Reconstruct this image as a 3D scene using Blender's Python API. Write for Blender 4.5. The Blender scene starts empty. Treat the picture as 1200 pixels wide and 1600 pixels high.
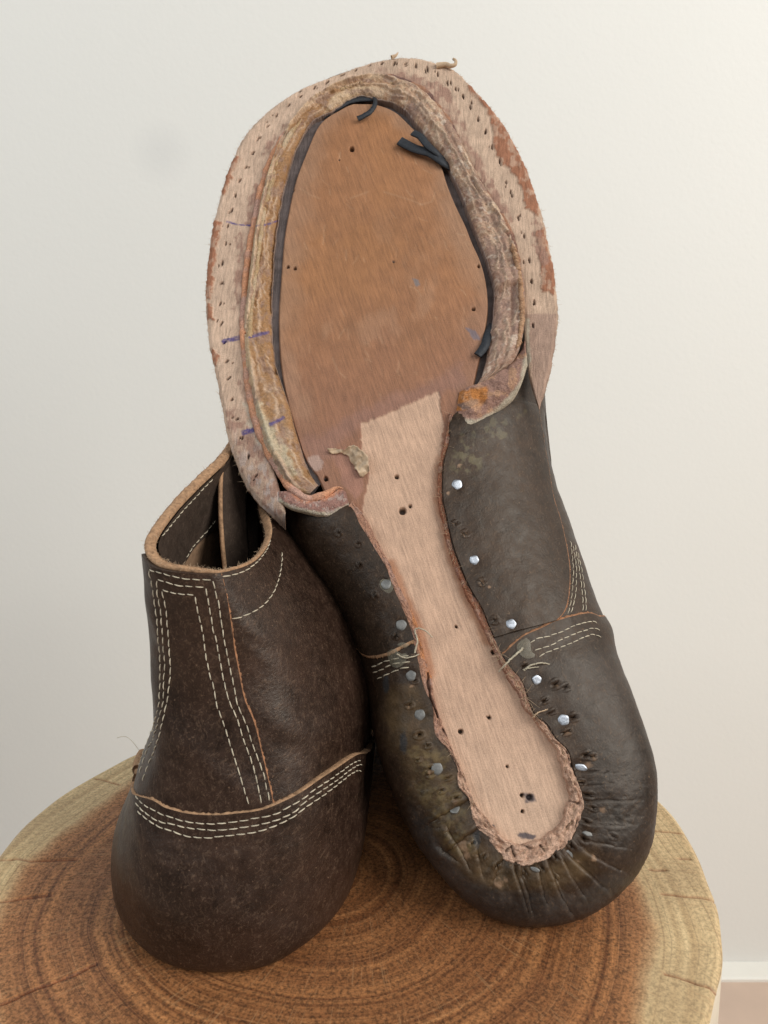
import bpy, math, random
import numpy as np
from mathutils import Vector

# ------------------------------------------------------------------ camera, world, light, exposure
# working unit: centimetre, x right, y away from the camera, z up from the stump's top face
SC = bpy.context.scene
CM = 0.01
TOP = 45.0                       # stump height above the floor
PITCH = math.radians(11.6)
HC = 14.8                        # camera height above the stump top
FPX = 1200.0                     # focal length in photo pixels (photo 1200 x 1600)
cP, sP = math.cos(PITCH), math.sin(PITCH)

cam_d = bpy.data.cameras.new("camera")
cam_d.sensor_fit = 'VERTICAL'
cam_d.sensor_height = 36.0
cam_d.sensor_width = 27.0
cam_d.lens = 36.0 * FPX / 1600.0
cam_d.clip_start = 0.01
cam_d.clip_end = 50.0
cam_d.dof.use_dof = True
cam_d.dof.focus_distance = 0.235
cam_d.dof.aperture_fstop = 38.0
cam = bpy.data.objects.new("camera", cam_d)
SC.collection.objects.link(cam)
cam.location = (0, 0, (HC + TOP) * CM)
cam.rotation_euler = (math.pi / 2 - PITCH, 0, 0)
SC.camera = cam

world = bpy.data.worlds.new("World")
SC.world = world
world.use_nodes = True
bg = world.node_tree.nodes["Background"]
bg.inputs[0].default_value = (0.93, 0.96, 1.0, 1)
bg.inputs[1].default_value = 0.08


def area(name, loc, target, sx, sy, power, col):
    d = bpy.data.lights.new(name, 'AREA')
    d.shape = 'RECTANGLE'
    d.size, d.size_y = sx * CM, sy * CM
    d.energy = power
    d.color = col
    o = bpy.data.objects.new(name, d)
    SC.collection.objects.link(o)
    o.location = (loc[0] * CM, loc[1] * CM, (loc[2] + TOP) * CM)
    v = Vector([(target[i] - loc[i]) for i in range(3)])
    o.rotation_euler = v.to_track_quat('-Z', 'Y').to_euler()
    return o


area("window_light", (125, -50, 100), (0, 40, 10), 110, 120, 28.5, (1.0, 0.982, 0.935))
area("left_fill_light", (-135, -45, 125), (-10, 60, 10), 120, 120, 15.0, (0.86, 0.95, 1.0))  # cool fill lamp added on the left to even out the wall
area("rear_sheen_light", (25, -150, 130), (0, 30, 5), 110, 80, 10.0, (0.95, 0.985, 1.0))  # soft lamp added behind the camera to give the leather its sheen

SC.view_settings.view_transform = 'Standard'
SC.view_settings.look = 'None'
SC.view_settings.exposure = 0.04
SC.view_settings.gamma = 1.0
SC.view_settings.use_curve_mapping = False
SC.cycles.use_denoising = True
SC.cycles.max_bounces = 6

rng = np.random.default_rng(7)
random.seed(7)

# ------------------------------------------------------------------ helpers: projection


def project(P):
    P = np.asarray(P, float)
    y, z = P[..., 1], P[..., 2] - HC
    zc = y * cP - z * sP
    up = y * sP + z * cP
    return np.stack([600 + FPX * P[..., 0] / zc, 800 - FPX * up / zc], -1)


def ray(px):
    px = np.asarray(px, float)
    r = (px[..., 0] - 600) / FPX
    u = (800 - px[..., 1]) / FPX
    return np.stack([r, cP + u * sP, -sP + u * cP], -1)


CAM = np.array([0, 0, HC])
LEAN = math.radians(30.0)        # how far the leaning boot's sole tips back
D0 = 16.45
EA = np.array([1.0, 0, 0])
EB = np.array([0, math.sin(LEAN), math.cos(LEAN)])
EH = np.array([0, -math.cos(LEAN), math.sin(LEAN)])
O0 = np.array([0, D0, 0.0])


def sole(px, h=0.0):
    """photo pixel -> point on the sole plane raised by h, as (a, b, h)"""
    px = np.asarray(px, float)
    d = ray(px)
    h = np.broadcast_to(np.asarray(h, float), px.shape[:-1])
    t = (h - (CAM - O0) @ EH) / (d @ EH)
    P = CAM + d * t[..., None] - O0
    return np.stack([P @ EA, P @ EB, h], -1)


def s3(Q):
    Q = np.asarray(Q, float)
    return O0 + Q[..., :1] * EA + Q[..., 1:2] * EB + Q[..., 2:3] * EH


def plane_hit(px, z0, y0, slope):
    """photo pixel -> point of the tilted plane z = z0 + slope (y - y0)"""
    d = ray(px)
    t = (HC - z0 + slope * y0) / (slope * d[..., 1] - d[..., 2])
    return CAM + d * t[..., None]


# ------------------------------------------------------------------ helpers: curves and noise


def curve(pts, n, closed=False, k=24, uniform=True):
    """Catmull-Rom through pts; n samples, evenly spaced by arc length or by control point"""
    p = np.asarray(pts, float)
    m = len(p)
    if closed:
        q = np.concatenate([p[-1:], p, p[:2]])
        segs = m
    else:
        q = np.concatenate([2 * p[:1] - p[1:2], p, 2 * p[-1:] - p[-2:-1]])
        segs = m - 1

    def ev(t):
        i = np.clip(np.floor(t).astype(int), 0, segs - 1)
        f = (t - i)[:, None]
        a, b, c, d = q[i], q[i + 1], q[i + 2], q[i + 3]
        return 0.5 * (2 * b + (c - a) * f + (2 * a - 5 * b + 4 * c - d) * f ** 2 + (3 * b - a - 3 * c + d) * f ** 3)
    if not uniform:
        return ev(np.linspace(0, segs, n, endpoint=not closed))
    t = np.linspace(0, segs, segs * k + 1)
    e = ev(t)
    L = np.concatenate([[0], np.cumsum(np.linalg.norm(np.diff(e, axis=0), axis=1))])
    return ev(np.interp(np.linspace(0, L[-1], n, endpoint=not closed), L, t))


def _h(ix, iy, seed):
    n = (ix.astype(np.int64) * 374761393 + iy.astype(np.int64) * 668265263 + seed * 982451653) & 0xffffffff
    n = ((n ^ (n >> 13)) * 1274126177) & 0xffffffff
    return ((n ^ (n >> 16)) & 0xffff) / 65535.0


def vnoise(x, y, seed=0):
    ix, iy = np.floor(x), np.floor(y)
    fx, fy = x - ix, y - iy
    fx, fy = fx * fx * (3 - 2 * fx), fy * fy * (3 - 2 * fy)
    a, b = _h(ix, iy, seed), _h(ix + 1, iy, seed)
    c, d = _h(ix, iy + 1, seed), _h(ix + 1, iy + 1, seed)
    return (a + (b - a) * fx) * (1 - fy) + (c + (d - c) * fx) * fy


def fbm(x, y, seed=0, o=4):
    s, a, t = 0, 1.0, 0
    for k in range(o):
        s = s + a * vnoise(x * 2 ** k, y * 2 ** k, seed + k * 17)
        t += a
        a *= 0.5
    return s / t


def sst(e0, e1, x):
    t = np.clip((x - e0) / (e1 - e0), 0, 1)
    return t * t * (3 - 2 * t)


def dline(px, line):
    """distance in pixels from points to a polyline"""
    px = np.asarray(px, float)
    line = np.asarray(line, float)
    best = np.full(px.shape[:-1], 1e9)
    for a, b in zip(line[:-1], line[1:]):
        ab = b - a
        t = np.clip(((px - a) @ ab) / max(ab @ ab, 1e-9), 0, 1)
        best = np.minimum(best, np.hypot(px[..., 0] - a[0] - t * ab[0], px[..., 1] - a[1] - t * ab[1]))
    return best


def sdpoly(px, poly):
    """signed distance in pixels, negative inside"""
    poly = np.asarray(poly, float)
    cl = np.concatenate([poly, poly[:1]])
    d = dline(px, cl)
    x, y = px[..., 0], px[..., 1]
    ins = np.zeros(x.shape, bool)
    for a, b in zip(cl[:-1], cl[1:]):
        if a[1] == b[1]:
            continue
        c = (a[1] > y) != (b[1] > y)
        ins ^= c & (x < (b[0] - a[0]) * (y - a[1]) / (b[1] - a[1]) + a[0])
    return np.where(ins, -d, d)


def pmask(px, poly, soft=4, rough=6, seed=1, scale=0.12):
    n = fbm(px[..., 0] * scale, px[..., 1] * scale, seed, 4) - 0.5
    return 1 - sst(-soft, soft, sdpoly(px, poly) + n * 2 * rough)


def mixc(C, col, m):
    return C * (1 - m[..., None]) + np.asarray(col) * m[..., None]


# ------------------------------------------------------------------ helpers: objects


def thing(name, base, label, cat, group=None):
    o = bpy.data.objects.new(name, None)
    SC.collection.objects.link(o)
    o.empty_display_size = 0.02
    o.location = (base[0] * CM, base[1] * CM, (base[2] + TOP) * CM)
    o["label"] = label
    o["category"] = cat
    if group:
        o["group"] = group
    o["base"] = [float(v) for v in base]
    return o


def base_of(p):
    while p is not None:
        if "base" in p:
            return np.array(list(p["base"]))
        p = p.parent
    return np.zeros(3)


def mesh_obj(name, V, F, mat, parent=None, smooth=True, col=None, uv=None):
    """V (n,3) in cm; F: list of index arrays (all quads or tris per array)"""
    base = base_of(parent)
    V = np.asarray(V, float).reshape(-1, 3)
    me = bpy.data.meshes.new(name)
    F = [np.asarray(f, np.int32) for f in (F if isinstance(F, list) else [F])]
    loops = np.concatenate([f.ravel() for f in F])
    cnt = np.concatenate([np.full(len(f), f.shape[1], np.int32) for f in F])
    me.vertices.add(len(V))
    L = (V - base) * CM
    if parent is None:
        L = L + np.array([0, 0, TOP * CM])
    me.vertices.foreach_set("co", L.ravel().astype(np.float32))
    me.loops.add(len(loops))
    me.loops.foreach_set("vertex_index", loops)
    me.polygons.add(len(cnt))
    me.polygons.foreach_set("loop_start", np.concatenate([[0], np.cumsum(cnt)[:-1]]).astype(np.int32))
    me.polygons.foreach_set("use_smooth", np.full(len(cnt), smooth))
    me.update(calc_edges=True)
    if col is not None:
        at = me.color_attributes.new("Col", 'FLOAT_COLOR', 'POINT')
        c = np.ones((len(V), 4), np.float32)
        c[:, :3] = np.clip(np.asarray(col).reshape(-1, 3), 0, 1)
        at.data.foreach_set("color", c.ravel())
    if uv is not None:
        ul = me.uv_layers.new(name="UVMap")
        ul.data.foreach_set("uv", np.asarray(uv, np.float32).reshape(-1, 2)[loops].ravel())
    me.materials.append(mat)
    o = bpy.data.objects.new(name, me)
    SC.collection.objects.link(o)
    if parent is not None:
        o.parent = parent
    return o


def gridF(n, m, cu=False, cv=False, off=0):
    i = np.arange(n if cu else n - 1)
    j = np.arange(m if cv else m - 1)
    I, J = np.meshgrid(i, j, indexing='ij')
    I2, J2 = (I + 1) % n, (J + 1) % m
    return np.stack([I * m + J, I2 * m + J, I2 * m + J2, I * m + J2], -1).reshape(-1, 4) + off


def grid_obj(name, P, mat, parent=None, cu=False, cv=False, col=None, uv=None, smooth=True):
    n, m = P.shape[:2]
    F = gridF(n, m, cu, cv)
    # normals towards the camera on the whole
    a, b, c = (P.reshape(-1, 3)[F[:, k]] for k in (0, 1, 3))
    nn = np.cross(b - a, c - a)
    if np.sum(nn * (CAM - a)) < 0:
        F = F[:, ::-1]
    return mesh_obj(name, P.reshape(-1, 3), F, mat, parent, smooth, col, uv)


def tube_geo(pts, rad, sides=8, closed=False, off=0):
    """swept tube through pts (n,3) with radii (n,)"""
    p = np.asarray(pts, float)
    n = len(p)
    rad = np.broadcast_to(np.asarray(rad, float), (n,))
    T = np.gradient(p, axis=0)
    T /= np.linalg.norm(T, axis=1, keepdims=True) + 1e-9
    N = np.zeros_like(p)
    ref = np.array([0.31, -0.83, 0.47])
    N[0] = np.cross(T[0], ref)
    N[0] /= np.linalg.norm(N[0])
    for i in range(1, n):
        v = N[i - 1] - T[i] * (N[i - 1] @ T[i])
        N[i] = v / (np.linalg.norm(v) + 1e-9)
    B = np.cross(T, N)
    a = np.linspace(0, 2 * math.pi, sides, endpoint=False)
    P = p[:, None] + rad[:, None, None] * (np.cos(a)[None, :, None] * N[:, None] + np.sin(a)[None, :, None] * B[:, None])
    return P, gridF(n, sides, False, True, off)


def tube_obj(name, pts, rad, mat, parent, sides=8, col=None):
    P, F = tube_geo(pts, rad, sides)
    n = len(P)
    cap0 = np.arange(sides)[None, ::-1]
    cap1 = (np.arange(sides) + (n - 1) * sides)[None]
    if col is not None:
        col = np.repeat(np.asarray(col)[:, None], sides, 1)
    return mesh_obj(name, P.reshape(-1, 3), [F, cap0, cap1], mat, parent, True, col)


class Surf:
    """a grid surface that can be evaluated, and met by a photo pixel's ray"""

    def __init__(self, P, closed_u=False):
        self.P = P
        self.cu = closed_u
        n, m = P.shape[:2]
        Q = np.concatenate([P[-1:], P, P[:1]]) if closed_u else P
        du = np.gradient(Q, axis=0)
        if closed_u:
            du = du[1:-1]
        dv = np.gradient(P, axis=1)
        N = np.cross(du, dv)
        N /= np.linalg.norm(N, axis=-1, keepdims=True) + 1e-12
        self.N = N
        self.sgn = 1.0
        self.pix = project(P)

    def orient(self, centre_line):
        d = np.sum(self.N * (self.P - centre_line))
        if d < 0:
            self.N = -self.N

    def ev(self, u, v, A=None):
        A = self.P if A is None else A
        n, m = A.shape[:2]
        u, v = np.asarray(u, float), np.asarray(v, float)
        if self.cu:
            i = np.floor(u).astype(int)
            f = (u - i)[..., None]
            i0, i1 = i % n, (i + 1) % n
        else:
            u = np.clip(u, 0, n - 1.0001)
            i0 = np.floor(u).astype(int)
            f = (u - i0)[..., None]
            i1 = i0 + 1
        v = np.clip(v, 0, m - 1.0001)
        j = np.floor(v).astype(int)
        g = (v - j)[..., None]
        return (A[i0, j] * (1 - f) + A[i1, j] * f) * (1 - g) + (A[i0, j + 1] * (1 - f) + A[i1, j + 1] * f) * g

    def nrm(self, u, v):
        N = self.ev(u, v, self.N)
        return N / (np.linalg.norm(N, axis=-1, keepdims=True) + 1e-12)

    def find(self, pts):
        """photo pixels -> (u, v) of the camera-facing surface point"""
        face = np.sum(self.N * (CAM - self.P), -1) > 0
        out = []
        for p in np.asarray(pts, float):
            d = np.hypot(self.pix[..., 0] - p[0], self.pix[..., 1] - p[1])
            d = np.where(face, d, 1e9)
            dist = np.linalg.norm(self.P - CAM, axis=-1)
            dm = d.min()
            cand = d < dm + 2.5
            k = np.argmin(np.where(cand, dist + d * 0.2, 1e9))
            u, v = np.unravel_index(k, d.shape)
            u, v = float(u), float(v)
            for _ in range(6):
                q = project(self.ev(u, v))
                e = 0.5
                ju = (project(self.ev(u + e, v)) - project(self.ev(u - e, v))) / (2 * e)
                jv = (project(self.ev(u, v + e)) - project(self.ev(u, v - e))) / (2 * e)
                J = np.stack([ju, jv], 1)
                if abs(np.linalg.det(J)) < 0.02:
                    break
                s = np.linalg.solve(J, p - q)
                s = np.clip(s, -4, 4)
                u, v = u + s[0], np.clip(v + s[1], 0, self.P.shape[1] - 1.001)
            out.append((u, v))
        out = np.array(out)
        if self.cu:                                   # unwrap
            n = self.P.shape[0]
            for i in range(1, len(out)):
                while out[i, 0] - out[i - 1, 0] > n / 2:
                    out[i, 0] -= n
                while out[i, 0] - out[i - 1, 0] < -n / 2:
                    out[i, 0] += n
        return out

    def at(self, pts, lift=0.0):
        uv = self.find(pts)
        return self.ev(uv[:, 0], uv[:, 1]) + self.nrm(uv[:, 0], uv[:, 1]) * lift

    def path(self, pts, n, lift=0.0):
        """smooth curve on the surface through photo pixels"""
        uv = curve(self.find(pts), n)
        N = self.nrm(uv[:, 0], uv[:, 1])
        return self.ev(uv[:, 0], uv[:, 1]) + N * lift, N


# ------------------------------------------------------------------ materials


def new_mat(name):
    m = bpy.data.materials.new(name)
    m.use_nodes = True
    nt = m.node_tree
    nt.nodes.clear()
    out = nt.nodes.new('ShaderNodeOutputMaterial')
    b = nt.nodes.new('ShaderNodeBsdfPrincipled')
    nt.links.new(b.outputs[0], out.inputs[0])
    return m, nt, b


class NB:
    """small node-building helper"""

    def __init__(self, nt):
        self.nt = nt

    def n(self, t, **kw):
        x = self.nt.nodes.new(t)
        for k, v in kw.items():
            setattr(x, k, v)
        return x

    def l(self, a, b):
        self.nt.links.new(a, b)

    def coord(self, kind='Object', scale=(1, 1, 1), rot=(0, 0, 0), loc=(0, 0, 0)):
        tc = self.n('ShaderNodeTexCoord')
        m0 = self.n('ShaderNodeMapping')          # turn first, then stretch along the turned axes
        m0.inputs['Rotation'].default_value = rot
        mp = self.n('ShaderNodeMapping')
        mp.inputs['Scale'].default_value = scale
        mp.inputs['Location'].default_value = loc
        self.l(tc.outputs[kind], m0.inputs['Vector'])
        self.l(m0.outputs[0], mp.inputs['Vector'])
        return mp.outputs[0]

    def noise(self, vec, scale, detail=4, rough=0.55, dist=0.0):
        x = self.n('ShaderNodeTexNoise')
        x.inputs['Scale'].default_value = scale
        x.inputs['Detail'].default_value = detail
        x.inputs['Roughness'].default_value = rough
        x.inputs['Distortion'].default_value = dist
        self.l(vec, x.inputs['Vector'])
        return x.outputs[0]

    def ramp(self, fac, stops):
        r = self.n('ShaderNodeValToRGB')
        el = r.color_ramp.elements
        while len(el) < len(stops):
            el.new(0.5)
        for e, (p, c) in zip(el, stops):
            e.position = p
            e.color = (c, c, c, 1) if isinstance(c, (int, float)) else (*c, 1)
        self.l(fac, r.inputs[0])
        return r.outputs[0]

    def mix(self, a, b, fac, mode='MIX'):
        m = self.n('ShaderNodeMix', data_type='RGBA', blend_type=mode)
        for s, v in ((m.inputs[0], fac), (m.inputs[6], a), (m.inputs[7], b)):
            if isinstance(v, (int, float)):
                s.default_value = v
            elif isinstance(v, tuple):
                s.default_value = (*v, 1)
            else:
                self.l(v, s)
        return m.outputs[2]

    def math(self, op, a, b=0.5, c=None):
        m = self.n('ShaderNodeMath', operation=op)
        for s, v in zip(m.inputs, (a, b, c)):
            if v is None:
                continue
            if isinstance(v, (int, float)):
                s.default_value = v
            else:
                self.l(v, s)
        return m.outputs[0]

    def bump(self, bsdf, h, strength, dist, prev=None):
        b = self.n('ShaderNodeBump')
        b.inputs['Strength'].default_value = strength
        b.inputs['Distance'].default_value = dist
        self.l(h, b.inputs['Height'])
        if prev is not None:
            self.l(prev, b.inputs['Normal'])
        self.l(b.outputs[0], bsdf.inputs['Normal'])
        return b.outputs[0]

    def col(self):
        a = self.n('ShaderNodeAttribute', attribute_name='Col')
        return a.outputs[0]


def leather_mat(name, c_dark, c_mid, c_fibre, rough=(0.42, 0.62), vcol=False, fibre=0.55, spec=0.5, bk=1.0):
    m, nt, b = new_mat(name)
    B = NB(nt)
    v = B.coord('Object')
    big = B.noise(v, 45, 4, 0.6)
    mid = B.noise(v, 320, 6, 0.7)
    fine = B.noise(v, 1500, 3, 0.6)
    fib1 = B.noise(B.coord('Object', (1, 1, .35), (.5, .2, .4)), 1500, 3, 0.55, 1.0)
    fib2 = B.noise(B.coord('Object', (.35, 1, 1), (.1, .6, -.5)), 1500, 3, 0.55, 1.0)
    base = B.mix(c_dark, c_mid, B.ramp(B.math('MULTIPLY_ADD', mid, 0.5, B.math('MULTIPLY', big, 0.5)), [(0.38, 0.0), (0.66, 1.0)]))
    if vcol:
        base = B.mix(base, B.col(), 1.0, 'MULTIPLY')
        base = B.mix((0, 0, 0), base, 1.0)
    f = B.math('MAXIMUM', B.ramp(fib1, [(0.56, 0), (0.70, 1)]), B.ramp(fib2, [(0.56, 0), (0.70, 1)]))
    f = B.math('MULTIPLY', f, B.ramp(mid, [(0.35, fibre * 0.35), (0.65, fibre)]))
    spk = B.ramp(B.noise(v, 1100, 2, 0.5), [(0.70, 0), (0.76, 0.55)])
    c = B.mix(base, c_fibre, f)
    c = B.mix(c, tuple(min(1, x * 1.5) for x in c_fibre), spk)
    B.l(c, b.inputs['Base Color'])
    B.l(B.ramp(mid, [(0.3, rough[0]), (0.7, rough[1])]), b.inputs['Roughness'])
    b.inputs['Specular IOR Level'].default_value = spec
    b.inputs['Specular Tint'].default_value = (1.0, 0.90, 0.80, 1)
    n1 = B.bump(b, mid, 0.16 * bk, 0.0008)
    n2 = B.bump(b, fine, 0.28 * bk, 0.0004, n1)
    B.bump(b, f, 0.25, 0.0002, n2)
    return m


def raw_mat(name, rough=0.8, fibre_scale=(1, 0.12, 1), rot=0.0, amp=(0.72, 1.25), spec=0.25, bump=0.4, coord='UV', gloss=False, coarse=9.0):
    """raw, napped or cut leather and wood: colour comes from the vertex colours, grain from fine noise"""
    m, nt, b = new_mat(name)
    B = NB(nt)
    k = 1.0 if coord == 'UV' else 100.0
    v = B.coord(coord, tuple(s * k for s in fibre_scale), (0, 0, rot))
    v0 = B.coord(coord, (k, k, k))
    g = B.noise(v, coarse * 2, 4, 0.65, 0.3)
    g2 = B.noise(v0, coarse * 4, 3, 0.6)
    g3 = B.noise(v0, coarse * 0.25, 4, 0.6)
    t = B.math('ADD', B.math('MULTIPLY', g, 0.45), B.math('ADD', B.math('MULTIPLY', g2, 0.33), B.math('MULTIPLY', g3, 0.22)))
    f = B.ramp(t, [(0.36, amp[0]), (0.64, amp[1])])
    c = B.mix(B.col(), f, 1.0, 'MULTIPLY')
    B.l(c, b.inputs['Base Color'])
    b.inputs['Specular IOR Level'].default_value = spec
    if gloss:
        B.l(B.ramp(B.noise(v0, 5.0, 4, 0.6), [(0.42, 0.22), (0.6, rough)]), b.inputs['Roughness'])
    else:
        b.inputs['Roughness'].default_value = rough
    n1 = B.bump(b, g, bump, 0.0006)
    B.bump(b, g2, bump * 0.8, 0.0003, n1)
    return m


def plain_mat(name, c, rough=0.6, metal=0.0, var=0.25, scale=400, bump=0.2, spec=0.4):
    m, nt, b = new_mat(name)
    B = NB(nt)
    v = B.coord('Object')
    n = B.noise(v, scale, 4, 0.6)
    cc = B.mix(tuple(x * (1 - var) for x in c), tuple(min(1, x * (1 + var)) for x in c), B.ramp(n, [(0.3, 0), (0.7, 1)]))
    B.l(cc, b.inputs['Base Color'])
    b.inputs['Roughness'].default_value = rough
    b.inputs['Metallic'].default_value = metal
    b.inputs['Specular IOR Level'].default_value = spec
    B.bump(b, n, bump, 0.0003)
    return m


M_leather = leather_mat("dark_leather", (.012, .0056, .0036), (.044, .0215, .0135), (.150, .092, .058), (0.32, 0.50), False, 0.55, 0.5, 0.8)
M_leather_b = leather_mat("dark_leather_worn", (.40, .38, .36), (1.40, 1.34, 1.28), (.125, .076, .044), (0.36, 0.56), True, 0.45, 0.40, 0.8)
M_inner = leather_mat("inner_leather", (.026, .0165, .012), (.062, .040, .029), (.13, .09, .065), (0.6, 0.8))
M_cut = plain_mat("cut_edge_leather", (.36, .212, .120), 0.85, 0, 0.38, 900, 0.6, 0.2)
M_cut_dark = plain_mat("cut_edge_orange", (.30, .145, .075), 0.8, 0, 0.4, 900, 0.6, 0.25)
M_lining = plain_mat("tan_lining", (.33, .205, .125), 0.8, 0, 0.25, 500, 0.3, 0.2)
M_thread = plain_mat("cream_thread", (.56, .49, .37), 0.7, 0, 0.32, 420, 0.5, 0.25)
M_thread_dirty = plain_mat("soiled_thread", (.45, .39, .29), 0.75, 0, 0.3, 900, 0.5, 0.25)
M_nail = plain_mat("nail_steel", (.40, .42, .46), 0.42, 0.85, 0.35, 700, 0.35)
M_nail_shaded = plain_mat("nail_steel_shaded", (.19, .185, .175), 0.5, 0.55, 0.25, 700, 0.35)  # darker copy of the steel; shade on the left nails put into its colour
M_black = plain_mat("black_tape", (.018, .021, .027), 0.6, 0, 0.4, 1500, 0.7)
M_hole = plain_mat("hole_dark", (.010, .008, .006), 0.9, 0, 0.3, 700, 0.1, 0.1)
M_fuzz = plain_mat("leather_fuzz", (.50, .36, .24), 0.9, 0, 0.2, 500, 0.0, 0.1)
M_insole = raw_mat("insole_leather", 0.58, (1, 0.09, 1), math.radians(-17), (0.66, 1.25), 0.38, 0.40, coarse=6.5)
M_nap = raw_mat("raw_nap", 0.88, (1, 0.14, 1), math.radians(4), (0.60, 1.32), 0.2, 0.7, coarse=7.0)
M_rib = raw_mat("glued_rib", 0.75, (1, 0.7, 1), 0, (0.62, 1.35), 0.45, 0.65, 'UV', True, 7.0)
M_torn = raw_mat("torn_leather", 0.9, (1, 1, 1), 0, (0.62, 1.3), 0.15, 0.9, 'Object', False, 8.0)


def glue_mat():
    m, nt, b = new_mat("dried_glue")
    B = NB(nt)
    v = B.coord('Object')
    n = B.noise(v, 500, 4, 0.6)
    B.l(B.mix((.30, .27, .19), (.52, .48, .36), B.ramp(n, [(0.3, 0), (0.7, 1)])), b.inputs['Base Color'])
    b.inputs['Roughness'].default_value = 0.3
    b.inputs['Alpha'].default_value = 0.22
    B.bump(b, n, 0.4, 0.0006)
    return m


M_glue = glue_mat()
M_flake = plain_mat("glue_flake_film", (.50, .36, .235), 0.45, 0, 0.4, 350, 0.7)


def stump_mat():
    m, nt, b = new_mat("stump_end_grain")
    B = NB(nt)
    tc = B.n('ShaderNodeTexCoord')
    wob = B.n('ShaderNodeTexNoise')
    wob.inputs['Scale'].default_value = 9.0
    wob.inputs['Detail'].default_value = 3.0
    B.l(tc.outputs['Object'], wob.inputs['Vector'])
    off = B.n('ShaderNodeVectorMath', operation='MULTIPLY_ADD')
    B.l(wob.outputs['Color'], off.inputs[0])
    off.inputs[1].default_value = (0.020, 0.020, 0)
    B.l(tc.outputs['Object'], off.inputs[2])
    # distance from the pith (object origin is the pith), flattened
    fl = B.n('ShaderNodeVectorMath', operation='MULTIPLY')
    B.l(off.outputs[0], fl.inputs[0])
    fl.inputs[1].default_value = (1, 1, 0)
    ln = B.n('ShaderNodeVectorMath', operation='LENGTH')
    B.l(fl.outputs[0], ln.inputs[0])
    r = ln.outputs['Value']
    # 1-D ring noise over the radius: broad bands and fine rings
    def ring(scale, detail):
        cmb = B.n('ShaderNodeCombineXYZ')
        B.l(r, cmb.inputs[0])
        return B.noise(cmb.outputs[0], scale, detail, 0.7)
    rb, rf = ring(300, 6), ring(1000, 2)
    v = B.coord('Object')
    pore = B.noise(v, 1100, 3, 0.6)
    pore2 = B.noise(v, 2200, 2, 0.6, 0.8)
    blot = B.noise(v, 22, 4, 0.6)
    heart = B.mix((.115, .040, .015), (.40, .170, .062), B.ramp(rb, [(0.40, 0), (0.60, 1)]))
    heart = B.mix(heart, (.43, .205, .085), B.math('MULTIPLY', B.ramp(rf, [(0.54, 0), (0.66, 1)]), 0.75))
    heart = B.mix(heart, (.20, .075, .028), B.ramp(blot, [(0.35, 0.55), (0.62, 0)]))
    sap = B.mix((.46, .30, .145), (.74, .55, .30), B.ramp(rb, [(0.36, 0), (0.62, 1)]))
    sap = B.mix(sap, (.34, .225, .115), B.ramp(rf, [(0.54, 0), (0.66, 0.85)]))
    sap = B.mix(sap, (.45, .31, .165), B.ramp(blot, [(0.45, 0), (0.68, 0.75)]))
    rr = B.math('ADD', r, B.math('MULTIPLY', B.math('SUBTRACT', blot, 0.5), 0.012))
    trans = B.ramp(B.math('MULTIPLY', B.math('SUBTRACT', rr, 0.070), 25.0), [(0.40, 0), (0.52, 1)])
    c = B.mix(heart, sap, trans)
    # orange rim of the heartwood
    rim = B.ramp(B.math('MULTIPLY', B.math('SUBTRACT', rr, 0.070), 25.0), [(0.25, 0), (0.42, 0.5), (0.52, 0)])
    c = B.mix(c, (.42, .19, .075), rim)
    pv = B.ramp(pore, [(0.36, 0.48), (0.50, 1.0), (0.66, 1.38)])
    c = B.mix(c, pv, B.math('MULTIPLY_ADD', trans, -0.45, 0.85), 'MULTIPLY')
    p2 = B.ramp(pore2, [(0.38, 0.62), (0.52, 1.05)])
    c = B.mix(c, p2, B.math('MULTIPLY_ADD', trans, -0.4, 0.75), 'MULTIPLY')
    # medullary rays: short pale lines pointing at the pith
    sx = B.n('ShaderNodeSeparateXYZ')
    B.l(tc.outputs['Object'], sx.inputs[0])
    an = B.math('ARCTAN2', sx.outputs[1], sx.outputs[0])
    for ka, kr, thr, amt in ((150.0, 62.0, 0.71, 0.34),):
        pc = B.n('ShaderNodeCombineXYZ')
        B.l(B.math('MULTIPLY', an, ka), pc.inputs[0])
        B.l(B.math('MULTIPLY', r, kr), pc.inputs[1])
        ryn = B.noise(pc.outputs[0], 1.0, 0.0, 0.4)
        c = B.mix(c, (.44, .25, .12), B.ramp(ryn, [(thr, 0), (thr + 0.05, amt)]))
    # dark drying checks come as vertex colour
    c = B.mix(c, B.col(), 1.0, 'MULTIPLY')
    B.l(c, b.inputs['Base Color'])
    B.l(B.ramp(pore, [(0.3, 0.62), (0.7, 0.40)]), b.inputs['Roughness'])
    b.inputs['Specular IOR Level'].default_value = 0.35
    n1 = B.bump(b, pore2, 0.35, 0.0003)
    B.bump(b, rf, 0.15, 0.0003, n1)
    return m


M_stump = stump_mat()
M_bark = plain_mat("peeled_bark", (.66, .58, .46), 0.8, 0, 0.15, 60, 0.5, 0.2)


def wall_mat():
    m, nt, b = new_mat("wall_paint")
    B = NB(nt)
    v = B.coord('Object')
    n = B.noise(v, 260, 3, 0.55)
    n2 = B.noise(v, 3.0, 3, 0.5)
    c = B.mix((.765, .755, .715), (.795, .785, .745), n2)
    # a faint round grey spot on the paint
    d = B.n('ShaderNodeVectorMath', operation='DISTANCE')
    B.l(B.coord('Object'), d.inputs[0])
    d.inputs[1].default_value = (-0.177, 0.66, 0.755)
    sm = B.ramp(B.math('MULTIPLY', d.outputs['Value'], 20.0), [(0.15, 0.16), (0.55, 0.0)])
    c = B.mix(c, (.45, .46, .47), sm)
    B.l(c, b.inputs['Base Color'])
    b.inputs['Roughness'].default_value = 0.6
    b.inputs['Specular IOR Level'].default_value = 0.3
    B.bump(b, n, 0.22, 0.0008)
    return m


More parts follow.
